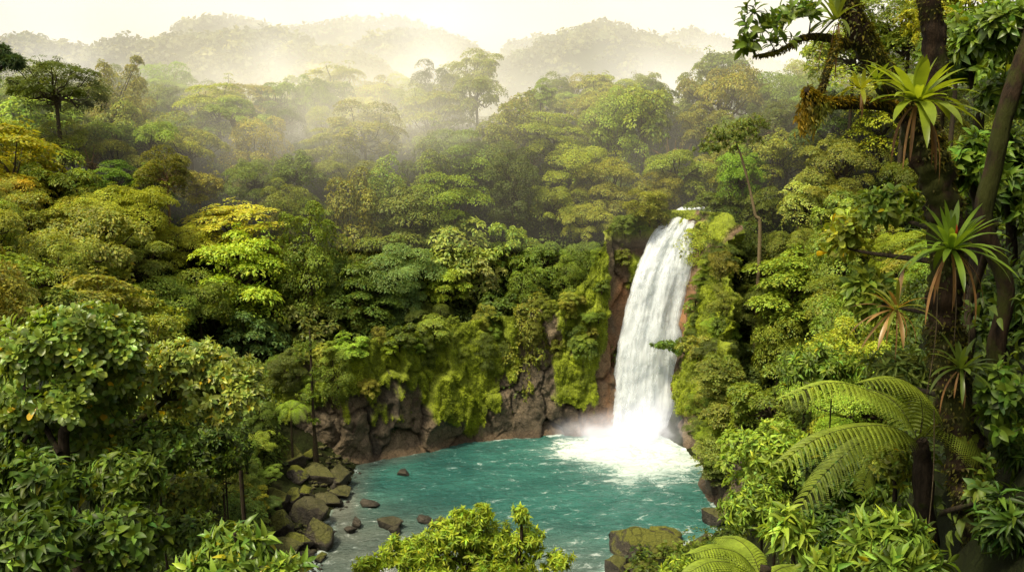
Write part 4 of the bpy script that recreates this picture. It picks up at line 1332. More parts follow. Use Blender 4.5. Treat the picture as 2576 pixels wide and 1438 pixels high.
leafy_plant('shrub', 'bright shrub with heart shaped green and yellow leaves at the bottom, left of the stream', 'shrub',
            [[(600, 1460, 5.2, .02), (600, 1400, 5.1, .016), (590, 1340, 5, .01)], [(700, 1470, 5, .014), (730, 1430, 5, .01)]],
            [(595, 1365, 5.1, 200, 110, 36), (560, 1420, 5, 260, 80, 30), (720, 1425, 5, 150, 50, 20), (480, 1430, 5.2, 120, 50, 10)],
            T_HEART, .14, .62, 7, (.12, .19, .024), 61, yellow=.045, ycol=(2.6, 1.5, .8), droop=.2, open_=(.6, 1.5))

leafy_plant('slender_tree', 'slim pale trunk leaning over the slope just right of the waterfall crest', 'tree',
            [[(1912, 590, 92, .2), (1900, 540, 92, .16), (1885, 470, 92.3, .14), (1868, 405, 92.5, .12), (1852, 360, 92.7, .07)]],
            [(1845, 345, 92.7, 170, 80, 120), (1885, 315, 93, 110, 60, 50), (1800, 375, 92.7, 110, 50, 44)], T_MID, .36, .9, 9, (.13, .17, .03), 44, mat=M_LEAF, bark=M_BARKP, rtip=.03)
leafy_plant('conifer', 'dark branch with needle like tufts reaching in at the left edge of the sky', 'tree',
            [[(-60, 600, 34, .2), (-50, 350, 34, .18), (-40, 150, 34, .12)], [(-45, 230, 34, .08), (10, 165, 34, .05), (60, 152, 34, .02)]],
            [(15, 150, 34, 80, 34, 40), (5, 125, 34, 40, 26, 18), (45, 155, 34, 40, 18, 16), (-60, 180, 34, 120, 200, 60)], T_LANCE, .34, .3, 12, (.06, .1, .03), 45, mat=M_LEAF, rtip=.015, dens=1)

leafy_plant('cliff_shrub', 'leafy spray reaching out over the right edge of the waterfall', 'shrub',
            [[(1735, 900, 98.6, .09), (1705, 878, 98.0, .07), (1665, 868, 97.4, .03)]], [(1660, 868, 97.4, 60, 26, 26), (1690, 868, 97.7, 60, 36, 26), (1712, 880, 98.0, 50, 50, 20)], T_MID, .4, .9, 9, (.12, .19, .03), 46, mat=M_LEAF, rtip=.015, ground=False)

# ---- middle foreground
leafy_plant('shrub', 'sunlit yellow green bush in front of the pool at the bottom middle', 'shrub',
            [[(1195, 1470, 12.2, .06), (1180, 1420, 12.1, .05), (1200, 1350, 12, .035), (1215, 1290, 12, .02)], [(1290, 1460, 12, .04), (1310, 1370, 11.9, .03), (1312, 1300, 11.9, .018)],
             [(1190, 1440, 12.1, .04), (1120, 1390, 12, .03), (1090, 1360, 12, .02)], [(1300, 1420, 12, .03), (1360, 1400, 12, .02)]],
            [(1215, 1290, 12, 60, 60, 22), (1160, 1300, 12, 90, 50, 22), (1310, 1290, 11.9, 50, 60, 16), (1130, 1345, 12, 160, 90, 60), (1250, 1350, 12.1, 170, 90, 60),
             (1330, 1360, 12, 110, 110, 40), (1020, 1385, 12, 170, 90, 60), (1090, 1420, 12, 220, 70, 70), (1260, 1425, 12, 220, 60, 60), (1400, 1410, 12, 110, 70, 34), (930, 1420, 11.8, 110, 60, 30), (1200, 1385, 12.2, 380, 130, 110), (1060, 1370, 12.2, 160, 80, 40), (1180, 1330, 12.1, 170, 110, 50)],
            T_LANCE, .115, .62, 11, (.24, .32, .028), 62, mat=M_LEAF, young=1.35, shell=.75, low=-.9)

# ---- the mossy tree on the right
def mossy_tree():
    r = np.random.default_rng(70)
    Y = 6.6
    trunk = [(2520, 1500, Y + .1, .2), (2475, 1330, Y, .165), (2440, 1200, Y, .15), (2415, 1080, Y, .14), (2388, 930, Y, .135), (2375, 780, Y, .13), (2385, 640, Y, .125), (2368, 500, Y, .125), (2335, 390, Y, .125), (2300, 300, Y, .115), (2270, 245, Y, .1)]
    pts = np.array([P(a, b, c) for a, b, c, _ in trunk]); rad = np.array([t[3] for t in trunk])
    base = np.array([pts[0][0], pts[0][1], tz(pts[0][0], pts[0][1]) - .05])
    if base[2] < pts[0][2]:
        pts = np.concatenate([[base], pts]); rad = np.concatenate([[.24], rad])
    else:
        base = pts[0].copy()
    root = empty('mossy_tree', base, 'large dark mossy tree carrying bromeliads on the right', 'tree')

    def part(name, line, par, mat=M_BARKM, sides=16, bump=.35, moss=0, mcol=(0.101, 0.097, 0.009), mL=.03, hang=.6, seed=1):
        p = np.array([P(a, b, c) for a, b, c, _ in line]) if len(line[0]) == 4 else np.array(line)[:, :3]
        rr = np.array([t[3] for t in line])
        s4 = spline(np.c_[p, rr], 10 * len(p))
        mb = MB()
        V, ring = tube(mb, s4[:, :3] - base, np.maximum(s4[:, 3], .002), sides, bump=bump, seed=seed)
        o = link(name, mb.mesh(name, mat, True), par)
        if moss:
            fuzz(o, V, ring, moss, r, mL, mcol, hang)
        return o

    mbt = MB()
    s4 = spline(np.c_[pts, rad], 130)
    V, ring = tube(mbt, s4[:, :3] - base, s4[:, 3], 26, bump=.5, seed=3)
    tk = link('trunk', mbt.mesh('trunk', M_BARKM, True), root)
    fuzz(tk, V, ring, 7000, r, .035, (0.084, 0.0825, 0.009))
    part('limb', [(2285, 290, Y, .1), (2235, 210, Y, .095), (2185, 130, Y - .05, .085), (2150, 60, Y - .1, .08), (2120, -20, Y - .1, .075), (2095, -120, Y - .2, .07), (2055, -420, Y - .3, .045), (2000, -700, Y - .4, .012)], root, moss=4200, seed=4)
    part('limb', [(2345, 370, Y + .15, .085), (2352, 250, Y + .2, .08), (2352, 130, Y + .2, .082), (2340, 20, Y + .2, .08), (2330, -120, Y + .2, .075), (2350, -450, Y + .2, .05), (2320, -760, Y + .1, .012)], root, moss=1500, seed=5)
    st = part('branch', [(2290, 290, Y, .05), (2230, 268, Y - .15, .04), (2160, 262, Y - .3, .038), (2090, 262, Y - .45, .034), (2045, 248, Y - .5, .04), (2030, 225, Y - .55, .022)], root, moss=2600, mcol=(0.19, 0.145, 0.0105), mL=.03, seed=6)
    part('branch', [(2062, 250, Y - .48, .02), (2078, 190, Y - .48, .024), (2098, 130, Y - .45, .022), (2112, 90, Y - .4, .02)], root, moss=900, mcol=(0.134, 0.107, 0.009), mL=.02, seed=7, sides=10)
    # long golden moss hanging from the broken end
    n = 1100
    a = r.beta(1.2, 1.8, n); drop = r.random(n) ** 1.2
    wv = np.stack([2018 + 70 * a - 8 * drop, 255 + 90 * drop * (1 - .9 * np.abs(a - .2)) * (.45 + .55 * np.sin(a * 41) ** 2)], 1)
    p0 = np.array([P(x, y, Y - .5) for x, y in wv]) + r.normal(0, .02, (n, 3)) - base
    mb = MB()
    mix = np.clip(.75 - a * 1.4 + r.normal(0, .2, n), 0, 1)[:, None]
    scatter(mb, T_KITE, p0, r.normal(0, .35, (n, 3)) + np.array([0, 0, -1]), r.normal(0, .4, (n, 3)) + np.array([0, -1, .2]), r.uniform(.02, .06, n), .3,
            (np.array([.4, .25, .02]) * mix + np.array([.13, .14, .014]) * (1 - mix)) * np.exp(r.normal(0, .3, (n, 1))))
    tag(link('hanging_moss', mb.mesh('hanging_moss', M_LEAF), st), 'long golden moss hanging from the broken branch end', kind='stuff')
    # leafy branch reaching left over the sky
    bl = [(2135, 112, Y - .1, .035), (2080, 96, Y - .3, .03), (2020, 96, Y - .45, .022), (1960, 128, Y - .6, .012), (1900, 140, Y - .7, .006)]
    lb = part('branch', bl, root, moss=1300, mcol=(0.112, 0.097, 0.009), mL=.025, hang=1.2, seed=8, sides=9)
    wd, cr = MB(), MB()
    s4 = spline(np.array([[*P(a_, b_, c_), d_] for a_, b_, c_, d_ in bl]), 24)
    T, D = [], []
    for b in [(1905, 60, Y - .7, 140, 100, 12, .2), (1990, 45, Y - .5, 120, 90, 13, .2), (2040, 30, Y - .4, 90, 70, 9, .2), (1875, 105, Y - .7, 90, 60, 8, .2), (1960, 100, Y - .6, 90, 40, 6, .2)]:
        t, d = blob_tips(r, *b[:6], dep=b[6]); T.append(t - base); D.append(d)
    T = np.concatenate(T); D = np.concatenate(D)
    skeleton(wd, r, list(s4[8:, :3] - base), list(s4[8:, 3]), T, .0025)
    rosettes(cr, r, T, D, T_OVAL, 7, .09, .44, (0.0952, 0.145, 0.0165), twig=.9, droop=.1, open_=(.5, 1.2))
    link('twigs', wd.mesh('twigs', M_BARK, True), lb)
    link('foliage', cr.mesh('foliage', M_GLOSS, True), lb)
    # the tree's own leafage above
    wd, cr = MB(), MB()
    T, D, nd = [], [], []
    for b in [(2060, -520, Y - .3, 520, 300, 34, .5), (2330, -560, Y + .1, 460, 340, 34, .5)]:
        t, d = blob_tips(r, *b[:6], dep=b[6]); T.append(t - base); D.append(d); nd += [P(b[0], b[1] + q, b[2]) - base for q in (0, 120, 240)]
    T = np.concatenate(T); D = np.concatenate(D)
    skeleton(wd, r, nd, [.03] * len(nd), T, .003)
    rosettes(cr, r, T, D, T_OVAL, 8, .13, .46, (.1, .15, .02))
    link('twigs', wd.mesh('twigs', M_BARK, True), root)
    link('crown', cr.mesh('crown', M_SHADE, True), root)
    # aerial roots
    for x0, y0, x1, y1 in ((2360, 700, 2330, 1000), (2440, 700, 2420, 1000), (2395, 640, 2400, 860), (2470, 1130, 2500, 1438), (2350, 1000, 2330, 1380)):
        part('aerial_root', [(x0, y0, Y - .16, .004), ((x0 + x1) / 2 + 8, (y0 + y1) / 2, Y - .18, .0045), (x1, y1, Y - .2, .003)], root, sides=5, bump=0, mat=M_BARKP)
    return root


mossy_tree()


def second_tree():
    Y = 8.0
    leafy_plant('leaning_tree', 'brown bare trunk curving up the right edge behind the mossy tree', 'tree',
                [[(2520, 1010, Y, .085), (2505, 880, Y, .08), (2530, 720, Y, .075), (2475, 560, Y, .085), (2500, 420, Y, .08), (2525, 300, Y, .08), (2560, 180, Y, .075), (2600, 60, Y, .07), (2620, -80, Y, .06), (2650, -350, Y, .035), (2610, -600, Y, .01)],
                 [(2440, 760, Y + .4, .03), (2480, 640, Y + .2, .035), (2500, 560, Y, .04)]],
                [(2560, 60, Y + .3, 200, 150, 46), (2480, 90, Y + .6, 150, 120, 34), (2530, 240, Y + .9, 150, 140, 34)], T_OVAL, .16, .8, 9, (0.112, 0.175, 0.0195), 71, bark=M_BARKM, droop=.25)


second_tree()
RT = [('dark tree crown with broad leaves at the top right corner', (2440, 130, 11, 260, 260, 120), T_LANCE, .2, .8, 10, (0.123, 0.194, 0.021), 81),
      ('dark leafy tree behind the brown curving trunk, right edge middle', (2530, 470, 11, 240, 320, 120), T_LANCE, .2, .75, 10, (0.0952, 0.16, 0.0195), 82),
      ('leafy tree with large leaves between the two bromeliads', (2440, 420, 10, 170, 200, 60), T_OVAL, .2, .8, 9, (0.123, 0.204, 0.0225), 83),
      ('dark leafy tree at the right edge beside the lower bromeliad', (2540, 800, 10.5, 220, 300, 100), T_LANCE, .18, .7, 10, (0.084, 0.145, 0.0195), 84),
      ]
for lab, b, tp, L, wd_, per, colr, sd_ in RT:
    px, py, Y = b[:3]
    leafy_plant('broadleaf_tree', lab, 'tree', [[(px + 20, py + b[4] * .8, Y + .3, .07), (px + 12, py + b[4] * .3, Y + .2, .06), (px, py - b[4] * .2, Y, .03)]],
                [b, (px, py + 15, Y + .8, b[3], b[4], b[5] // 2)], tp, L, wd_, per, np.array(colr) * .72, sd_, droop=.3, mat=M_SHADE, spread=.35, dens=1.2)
RS = [('round leaved epiphyte shrub hanging left of the mossy trunk', (2130, 600, 7.6, 130, 150, 26), T_SPOON, .105, .85, 7, (0.269, 0.31, 0.03), 91, .06),
      ('dark leafy epiphyte shrub growing from the trunk above the lower bromeliad', (2250, 520, 7.4, 190, 130, 50), T_OVAL, .105, .8, 8, (0.134, 0.194, 0.0225), 92, .01),
      ('large bright bush right of the pool below the tree fern fronds', (1945, 1140, 13.5, 210, 180, 130), T_LANCE, .15, .65, 10, (0.224, 0.32, 0.0338), 93, .01),
      ('dense dark green bush left of the tree fern trunk', (2130, 1200, 10.5, 270, 220, 150), T_LANCE, .15, .65, 10, (0.0952, 0.165, 0.021), 94, .005),
      ('green bush with whorled leaves at the pool edge, lower right', (1905, 1285, 12.5, 210, 180, 120), T_LANCE, .14, .6, 10, (0.19, 0.281, 0.03), 95, .01),
      ('dark bush in the shade under the tree fern', (2080, 1330, 9, 260, 150, 100), T_LANCE, .14, .65, 10, (0.0728, 0.136, 0.018), 96, .0),
      ('leafy vine with rounded leaves climbing the mossy trunk on its right', (2520, 1010, 6.2, 140, 250, 28), T_OVAL, .12, 1.0, 7, (0.112, 0.194, 0.0225), 97, .0),
      ('small vine with oval leaves low on the mossy trunk', (2470, 1230, 6.0, 110, 200, 10), T_OVAL, .1, .9, 6, (0.112, 0.175, 0.0225), 98, .02),
      ('yellowish shrub beside the bark of the mossy trunk base', (2240, 1170, 7.2, 130, 170, 40), T_LANCE, .1, .7, 8, (0.19, 0.233, 0.0263), 99, .03),
      ('epiphyte shrub with narrow shining leaves above the tree fern', (2260, 935, 7.8, 200, 130, 60), T_LANCE, .16, .45, 9, (0.168, 0.223, 0.045), 100, .01),
      ('low plant with long arching leaves at the bottom, left of the mossy trunk', (2220, 1350, 5.2, 230, 130, 42), T_LANCE, .17, .42, 9, (0.19, 0.291, 0.0338), 101, .01),
      ('plant with long pale leaves along the bottom edge under the mossy trunk', (2300, 1420, 4.6, 260, 70, 26), T_LANCE, .16, .45, 8, (0.157, 0.242, 0.0263), 102, .02),
      ('tall pointed leaf herb at the bottom, right of the small fern', (1985, 1345, 6.4, 130, 170, 24), T_LANCE, .17, .5, 7, (0.224, 0.32, 0.0375), 103, .01),
      ('dark leafy plant in the bottom right corner', (2530, 1330, 5.4, 170, 240, 40), T_LANCE, .16, .5, 8, (0.0672, 0.126, 0.0165), 104, .0),
      ('light leaved herb at the bottom edge in the middle right', (2090, 1420, 5, 190, 60, 20), T_LANCE, .14, .55, 8, (0.19, 0.291, 0.03), 105, .02),
      ('mid green bush on the slope above the tree fern', (2080, 930, 24, 260, 160, 120), T_LANCE, .24, .65, 10, (0.134, 0.204, 0.0225), 106, .01),
      ('leafy epiphyte shrub beside the dead leaved bromeliad', (2180, 730, 7.6, 120, 130, 40), T_OVAL, .16, .7, 9, (0.168, 0.233, 0.0263), 107, .01),
      ('small mossy herb cluster beside the mossy rock at the stream', (1700, 1425, 20, 110, 60, 50), T_LANCE, .16, .6, 9, (0.224, 0.32, 0.03), 108, .01),
      ('dark fern like shrub right of the mossy trunk foot', (2560, 1130, 6.8, 120, 180, 34), T_LANCE, .17, .4, 9, (0.0952, 0.165, 0.0195), 109, .0)]
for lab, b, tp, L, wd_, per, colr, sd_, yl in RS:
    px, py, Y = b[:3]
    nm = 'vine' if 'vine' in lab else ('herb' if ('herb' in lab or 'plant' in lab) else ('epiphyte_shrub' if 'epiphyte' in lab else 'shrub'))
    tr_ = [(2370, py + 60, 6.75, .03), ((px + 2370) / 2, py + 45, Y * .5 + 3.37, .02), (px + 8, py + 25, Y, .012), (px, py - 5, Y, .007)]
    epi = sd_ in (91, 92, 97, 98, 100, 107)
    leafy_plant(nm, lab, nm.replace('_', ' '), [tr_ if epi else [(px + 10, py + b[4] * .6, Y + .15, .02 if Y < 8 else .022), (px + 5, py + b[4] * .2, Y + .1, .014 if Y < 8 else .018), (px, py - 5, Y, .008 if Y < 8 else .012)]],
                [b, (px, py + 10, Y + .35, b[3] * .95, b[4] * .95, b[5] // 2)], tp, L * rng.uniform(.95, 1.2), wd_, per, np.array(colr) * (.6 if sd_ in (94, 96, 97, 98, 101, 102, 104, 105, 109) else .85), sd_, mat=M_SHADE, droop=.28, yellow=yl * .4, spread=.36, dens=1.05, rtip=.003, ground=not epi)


# ---- bromeliads
def strap(mb, p0, d, up, L, w, bend, col, nseg=9, fold=.25, tipdrop=0.0):
    """one strap leaf from p0: starts along d and bows down by bend"""
    t = np.linspace(0, 1, nseg)
    d = norm(d)
    side = norm(np.cross(d, np.array([0, 0, 1.0])) + 1e-6)
    pts = [np.array(p0, float)]
    cur = d.copy()
    for k in range(1, nseg):
        cur = norm(cur + np.array([0, 0, -bend / nseg * (.5 + 1.6 * t[k])]))
        pts.append(pts[-1] + cur * L / (nseg - 1))
    pts = np.array(pts)
    tg = norm(np.gradient(pts, axis=0))
    nr_ = norm(np.cross(side[None], tg))
    hw = w * np.minimum(1, .75 + t * .5) * np.clip((1 - t) * 3.2, 0, 1) ** .7
    a = pts - side * hw[:, None] + nr_ * (hw * fold)[:, None]
    b = pts + side * hw[:, None] + nr_ * (hw * fold)[:, None]
    v = np.stack([a, pts, b], 1).reshape(-1, 3)
    q = []
    for k in range(nseg - 1):
        for j in (0, 1):
            q.append((k * 3 + j, k * 3 + j + 1, k * 3 + 4 + j, k * 3 + 3 + j))
    c = np.asarray(col)[None] * (1.15 - .35 * np.repeat(t, 3)[:, None])
    mb.add(v, q, None, c)


def bromeliad(label, px, py, Y, L, n, axis, col, dead, seed, w=.03, spike=False, brown=0.0, name='bromeliad'):
    r = np.random.default_rng(seed)
    c = P(px, py, Y)
    root = empty(name, c, label, 'bromeliad', 'bromeliads growing on the mossy tree')
    ax = norm(np.array(axis, float))
    x = norm(np.cross(ax, [.1, 1, .2])); y = np.cross(ax, x)
    mb = MB()
    for i in range(n):
        t = (i + .5) / n
        a = i * 2.399 + r.normal(0, .15)
        el = .12 + 1.4 * t ** .8 + r.normal(0, .14)
        d = ax * math.cos(el) + (x * math.cos(a) + y * math.sin(a)) * math.sin(el)
        cc = np.array(col) * np.exp(r.normal(0, .14)) * (1.25 - .35 * t)
        if r.random() < brown: cc = np.array([.28, .17, .06]) * np.exp(r.normal(0, .2))
        strap(mb, ax * .02 + (x * math.cos(a) + y * math.sin(a)) * .015, d, ax, L * (.62 + .42 * t) * r.uniform(.85, 1.12), w * r.uniform(.75, 1.15), .3 + .8 * t * r.uniform(.3, 1.6), cc)
    link('leaf_rosette', mb.mesh('leaf_rosette', M_BROM, True), root)
    for i in range(dead):
        a = r.uniform(0, 6.28)
        d = norm(np.array([math.cos(a) * .7, math.sin(a) * .5 - .35, -.25 - .4 * r.random()]))
        m2 = MB()
        strap(m2, d * .03, d, ax, L * r.uniform(.5, 1.15), w * r.uniform(.22, .5), r.uniform(2.2, 3.6), np.array([.24, .13, .05]) * np.exp(r.normal(0, .3)), fold=.6)
        link('dead_leaf', m2.mesh('dead_leaf', M_LEAF, True), root)
    if spike:
        m3 = MB()
        tube(m3, [(0, 0, .02), (.005, -.01, .1), (.01, -.02, .16), (.012, -.02, .2)], [.018, .022, .018, .004], 8, (0.392, 0.0679, 0.0225), bump=.3)
        link('flower_spike', m3.mesh('flower_spike', M_BROM, True), root)
    return root


BG = (.215, .285, .024)
bromeliad('large bright green bromeliad in the fork of the mossy tree, uppermost of the big ones', 2305, 262, 6.1, .52, 34, (.06, -.35, 1), BG, 10, 201, .035)
bromeliad('wide spreading bromeliad with red centre halfway down the mossy trunk', 2392, 632, 6.1, .5, 40, (-.05, -.3, 1), (0.157, 0.252, 0.0255), 10, 202, .024, True)
bromeliad('ragged bromeliad with brown dead leaves left of the mossy trunk', 2255, 780, 6.3, .42, 24, (-.6, -.3, .7), (0.19, 0.213, 0.03), 6, 203, .016, False, .4)
bromeliad('small bromeliad standing on the mossy branch stub', 2165, 230, 6.1, .25, 14, (-.15, -.2, 1), (0.246, 0.272, 0.0225), 2, 204, .018)
bromeliad('small bromeliad on the left limb above the branch stub', 2205, 205, 6.35, .2, 12, (-.1, -.2, 1), (0.179, 0.252, 0.0225), 1, 205, .02)
bromeliad('dark narrow leaved bromeliad low on the mossy trunk', 2415, 930, 6.3, .34, 22, (.1, -.45, 1), (0.134, 0.194, 0.03), 4, 206, .02)
bromeliad('dark bromeliad against the sky on the upper left limb', 2105, 55, 6.3, .34, 22, (-.6, -.2, .7), (0.134, 0.175, 0.0263), 5, 207, .016)


# ---- ferns
def frond(mb, wd, line, width, npin, col, r, base, upv=(0, -.25, 1), droop=.62, detail=14):
    """line: world points of the midrib from the foot to the tip"""
    pts = spline(np.array(line), npin) - base
    tg = norm(np.gradient(pts, axis=0))
    side = norm(np.cross(tg, np.array(upv, float)))
    nrm = np.cross(side, tg)
    tube(wd, pts, np.linspace(.0065, .0015, npin) * width / .3, 5)
    pos, yd, zd, sz, cc = [], [], [], [], []
    for i in range(int(npin * .12), npin):
        t = i / (npin - 1)
        Lp = width * (min(1, .35 + t * 2.6) if t < .3 else 1) * math.sqrt(max(0, 1 - ((t - .3) / .72) ** 2 if t > .3 else 1)) + .008
        for s in (-1, 1):
            d = norm(side[i] * s + tg[i] * .45)
            pp = pts[i] + d[None] * np.linspace(.04, 1, detail)[:, None] * Lp + np.array([0, 0, -droop * Lp]) * (np.linspace(.04, 1, detail)[:, None] ** 2)
            dt = norm(np.gradient(pp, axis=0))
            pn = norm(np.cross(dt, nrm[i][None]))
            ln = Lp * .15 * np.sqrt(np.clip(1.04 - np.linspace(0, 1, detail) ** 1.6, .03, 1))
            g = np.exp(r.normal(0, .1))
            for s2 in (-1, 1):
                pos.append(pp); yd.append(pn * s2 + dt * .35 + np.array([0, 0, -.12])); zd.append(np.repeat(nrm[i][None], detail, 0) + pn * s2 * -.2)
                sz.append(ln); cc.append(np.array(col)[None] * g * np.exp(r.normal(0, .08, (detail, 1))))
    scatter(mb, T_KITE, np.concatenate(pos), np.concatenate(yd), np.concatenate(zd), np.concatenate(sz), .85, np.concatenate(cc))


def fern(label, trunk, fronds, width, col, seed, npin=34, name='tree_fern', detail=14, upv=(0, -.3, 1)):
    r = np.random.default_rng(seed)
    tp_ = [P(a, b, c) for a, b, c, _ in trunk]
    rad = [t[3] for t in trunk]
    g = tz(tp_[0][0], tp_[0][1])
    if tp_[0][2] > g:
        tp_ = [np.array([tp_[0][0], tp_[0][1], g - .05])] + tp_; rad = [rad[0] * 1.2] + rad
    base = tp_[0].copy()
    root = empty(name, base, label, 'fern')
    mb = MB()
    s4 = spline(np.c_[np.array(tp_), rad], 8 * len(tp_))
    tube(mb, s4[:, :3] - base, s4[:, 3], 12, bump=.4, seed=seed)
    link('trunk', mb.mesh('trunk', M_BARK, True), root)
    for f in fronds:
        m2, w2 = MB(), MB()
        frond(m2, w2, [P(*q) for q in f[0]], f[1] if len(f) > 1 and f[1] else width, npin, np.array(col) * (f[2] if len(f) > 2 else 1), r, base, f[3] if len(f) > 3 else upv, detail=detail)
        fo = link('frond', m2.mesh('frond', M_LEAF), root)
        link('midrib', w2.mesh('midrib', M_BARK, True), fo)
    return root


Yf = 7.0
FC = (0.269, 0.349, 0.0413)
fern('tree fern with long arching lacy fronds in front of the right slope', [(2330, 1380, Yf + .1, .1), (2325, 1260, Yf, .085), (2318, 1150, Yf, .08), (2312, 1105, Yf, .06)],
     [([(2312, 1110, Yf), (2270, 1040, Yf - .1), (2190, 985, Yf - .3), (2090, 962, Yf - .5), (1968, 1000, Yf - .7)], .2, 1.1),
      ([(2312, 1112, Yf), (2250, 1075, Yf - .35), (2160, 1072, Yf - .6), (2060, 1100, Yf - .85), (1955, 1170, Yf - 1.0)], .19, .75),
      ([(2312, 1115, Yf), (2250, 1085, Yf - .2), (2170, 1110, Yf - .4), (2085, 1180, Yf - .55), (2000, 1285, Yf - .6)], .19, .7),
      ([(2312, 1108, Yf), (2320, 1030, Yf - .3), (2300, 975, Yf - .7), (2250, 950, Yf - 1.0), (2170, 960, Yf - 1.3)], .19, .75),
      ([(2312, 1108, Yf), (2330, 1020, Yf + .3), (2350, 965, Yf + .7), (2390, 940, Yf + 1.1)], .16, .7),
      ([(2312, 1108, Yf), (2260, 1020, Yf + .4), (2190, 980, Yf + .8), (2100, 985, Yf + 1.1)], .18, .85),
      ([(2312, 1112, Yf), (2370, 1060, Yf - .3), (2430, 1080, Yf - .5), (2470, 1150, Yf - .6)], .2, .6),
      ([(2312, 1114, Yf), (2262, 1100, Yf + .3), (2200, 1150, Yf + .5), (2165, 1240, Yf + .6)], .2, .6)], .25, FC, 301, npin=31, detail=17)
fern('small fern with ribbed fronds at the bottom edge, right of the mossy rock', [(1925, 1480, 4.6, .03), (1920, 1462, 4.6, .03)],
     [([(1920, 1462, 4.6), (1870, 1400, 4.5), (1810, 1378, 4.4), (1742, 1392, 4.3)], .13, 1.), ([(1920, 1462, 4.6), (1850, 1420, 4.4), (1790, 1412, 4.2), (1730, 1440, 4.1)], .12, 1.),
      ([(1920, 1462, 4.6), (1890, 1390, 4.7), (1850, 1355, 4.8), (1800, 1352, 4.9)], .12, .9), ([(1920, 1462, 4.6), (1960, 1430, 4.7), (2000, 1420, 4.8)], .08, .85)], .12, (0.269, 0.359, 0.0375), 302, npin=30, detail=12, name='fern')
fern('little bright tree fern by the rocks at the left end of the pool', [(735, 1120, 82, .12), (733, 1060, 82, .09), (733, 1030, 82, .08)],
     [([(733, 1030, 82), (733 + dx * .5, 1030 + dy * .5 - 14, 82 + dz * .5), (733 + dx, 1030 + dy, 82 + dz)], .62) for dx, dy, dz in
      ((48, 5, -.5), (-42, 2, -.6), (36, 26, -1.6), (-30, 24, -1.5), (14, 34, -2.0), (24, -16, 1.4), (-20, -14, 1.4), (-4, -20, 1.8))], .6, (0.246, 0.369, 0.03), 303, npin=20, detail=7)

# ---- slender tree standing on the boulders at the left end of the pool
leafy_plant('slender_tree', 'thin dark tree standing on the boulders in front of the left cliff end', 'tree',
            [[(797, 1172, 84, .42), (792, 1100, 84, .2), (786, 1000, 84.3, .14), (782, 900, 84.5, .12), (778, 830, 84.6, .06)]],
            [(775, 1000, 84, 70, 60, 26), (800, 940, 84, 60, 70, 20), (770, 880, 84.5, 90, 80, 34), (790, 1060, 84, 50, 30, 10)], T_MID, .34, .6, 9, (0.134, 0.194, 0.0225), 401, mat=M_LEAF, rtip=.02)

# ------------------------------------------------------------------ boulders
def boulder_mesh(seed, sub=4):
    r = np.random.default_rng(seed)
    import bmesh
    bm = bmesh.new()
    bmesh.ops.create_icosphere(bm, subdivisions=sub, radius=1.0)
    v = np.array([x.co[:] for x in bm.verts])
    for _ in range(15):
        nd = rdirs(1, r)[0]; dd_ = r.uniform(.42, .82)
        s = v @ nd
        v = v - np.outer(np.maximum(0, s - dd_) * .985, nd)
    v *= (1 + (fbm(v * 1.6 + seed, 3, seed) - .5) * .2)[:, None]
    v += (fbm(v * 5 + seed, 4, seed + 5)[:, None] - .5) * .11 * norm(v)
    for a, b in zip(bm.verts, v): a.co = b
    me = bpy.data.meshes.new('boulder')
    bm.to_mesh(me); bm.free()
    me.polygons.foreach_set('use_smooth', np.ones(len(me.polygons), bool))
    me.materials.append(M_ROCK)
    return me


ROCKS = [  # px, py, w, h, mossiness, label
    (740, 1150, 70, 46, .7, 'brown slab boulder at the back of the left bank pile'), (776, 1142, 32, 26, 1, 'small moss capped boulder behind the thin dark tree'),
    (797, 1192, 92, 60, .5, 'large flat topped boulder under the thin dark tree'), (853, 1203, 64, 56, .35, 'dark sloping boulder jutting into the pool from the left bank'),
    (860, 1238, 46, 30, .4, 'low rounded boulder at the water beside the sloping one'), (745, 1190, 44, 44, 1, 'mossy round boulder left of the large flat topped one'),
    (769, 1236, 46, 44, 1, 'moss covered boulder in the middle of the left bank pile'), (816, 1255, 76, 36, .3, 'low flat grey boulder at the waterline of the left bank'),
    (780, 1288, 78, 72, .25, 'bare grey angular boulder, palest on the left bank'), (716, 1322, 68, 62, .9, 'mossy boulder half hidden by the left shrubs'),
    (796, 1345, 66, 78, .55, 'upright moss streaked boulder at the edge of the stream'), (748, 1362, 62, 58, .9, 'mossy block left of the upright streaked boulder'),
    (706, 1378, 90, 50, .5, 'brown boulder low on the left bank under the shrubs'), (770, 1394, 36, 28, .1, 'small bare stone lowest on the left bank'), (735, 1258, 60, 60, .8, 'shaded boulder behind the moss covered one'),
    (700, 1255, 70, 70, .8, 'dark shaded boulder under the bank bushes'), (806, 1400, 30, 22, .9, 'small yellow mossed stone beside the stream'),
    (1015, 1188, 30, 12, 0, 'small brown stone breaking the far left water'), (924, 1266, 44, 18, 0, 'flat grey slab lying in the left shallows'),
    (895, 1313, 20, 26, 0, 'upright dark stone in the stream with white water'), (882, 1330, 26, 20, 0, 'low brown stone beside the upright dark stone'),
    (982, 1316, 54, 34, .15, 'brown blocky stone left of the yellow bush'), (994, 1332, 26, 22, .1, 'small rounded stone against the blocky one'),
    (1064, 1304, 34, 14, 0, 'flat stone just breaking the water behind the yellow bush'), (1104, 1312, 46, 24, .2, 'rounded stone half hidden by the yellow bush'),
    (1622, 1365, 150, 84, .85, 'large mossy rock at the near right shore'), (1556, 1424, 64, 50, .6, 'dark square rock below the large mossy one'), (1665, 1345, 70, 40, .9, 'moss capped rock behind the large mossy one'),
    (1765, 1362, 60, 36, .4, 'low brown rock where the right wall meets the shore'), (1625, 1425, 90, 40, .8, 'mossy rock at the bottom edge of the right shore'),
    (1800, 1300, 60, 50, .4, 'wet brown rock in the corner of the right shore')]
BM = [boulder_mesh(500 + i) for i in range(9)]
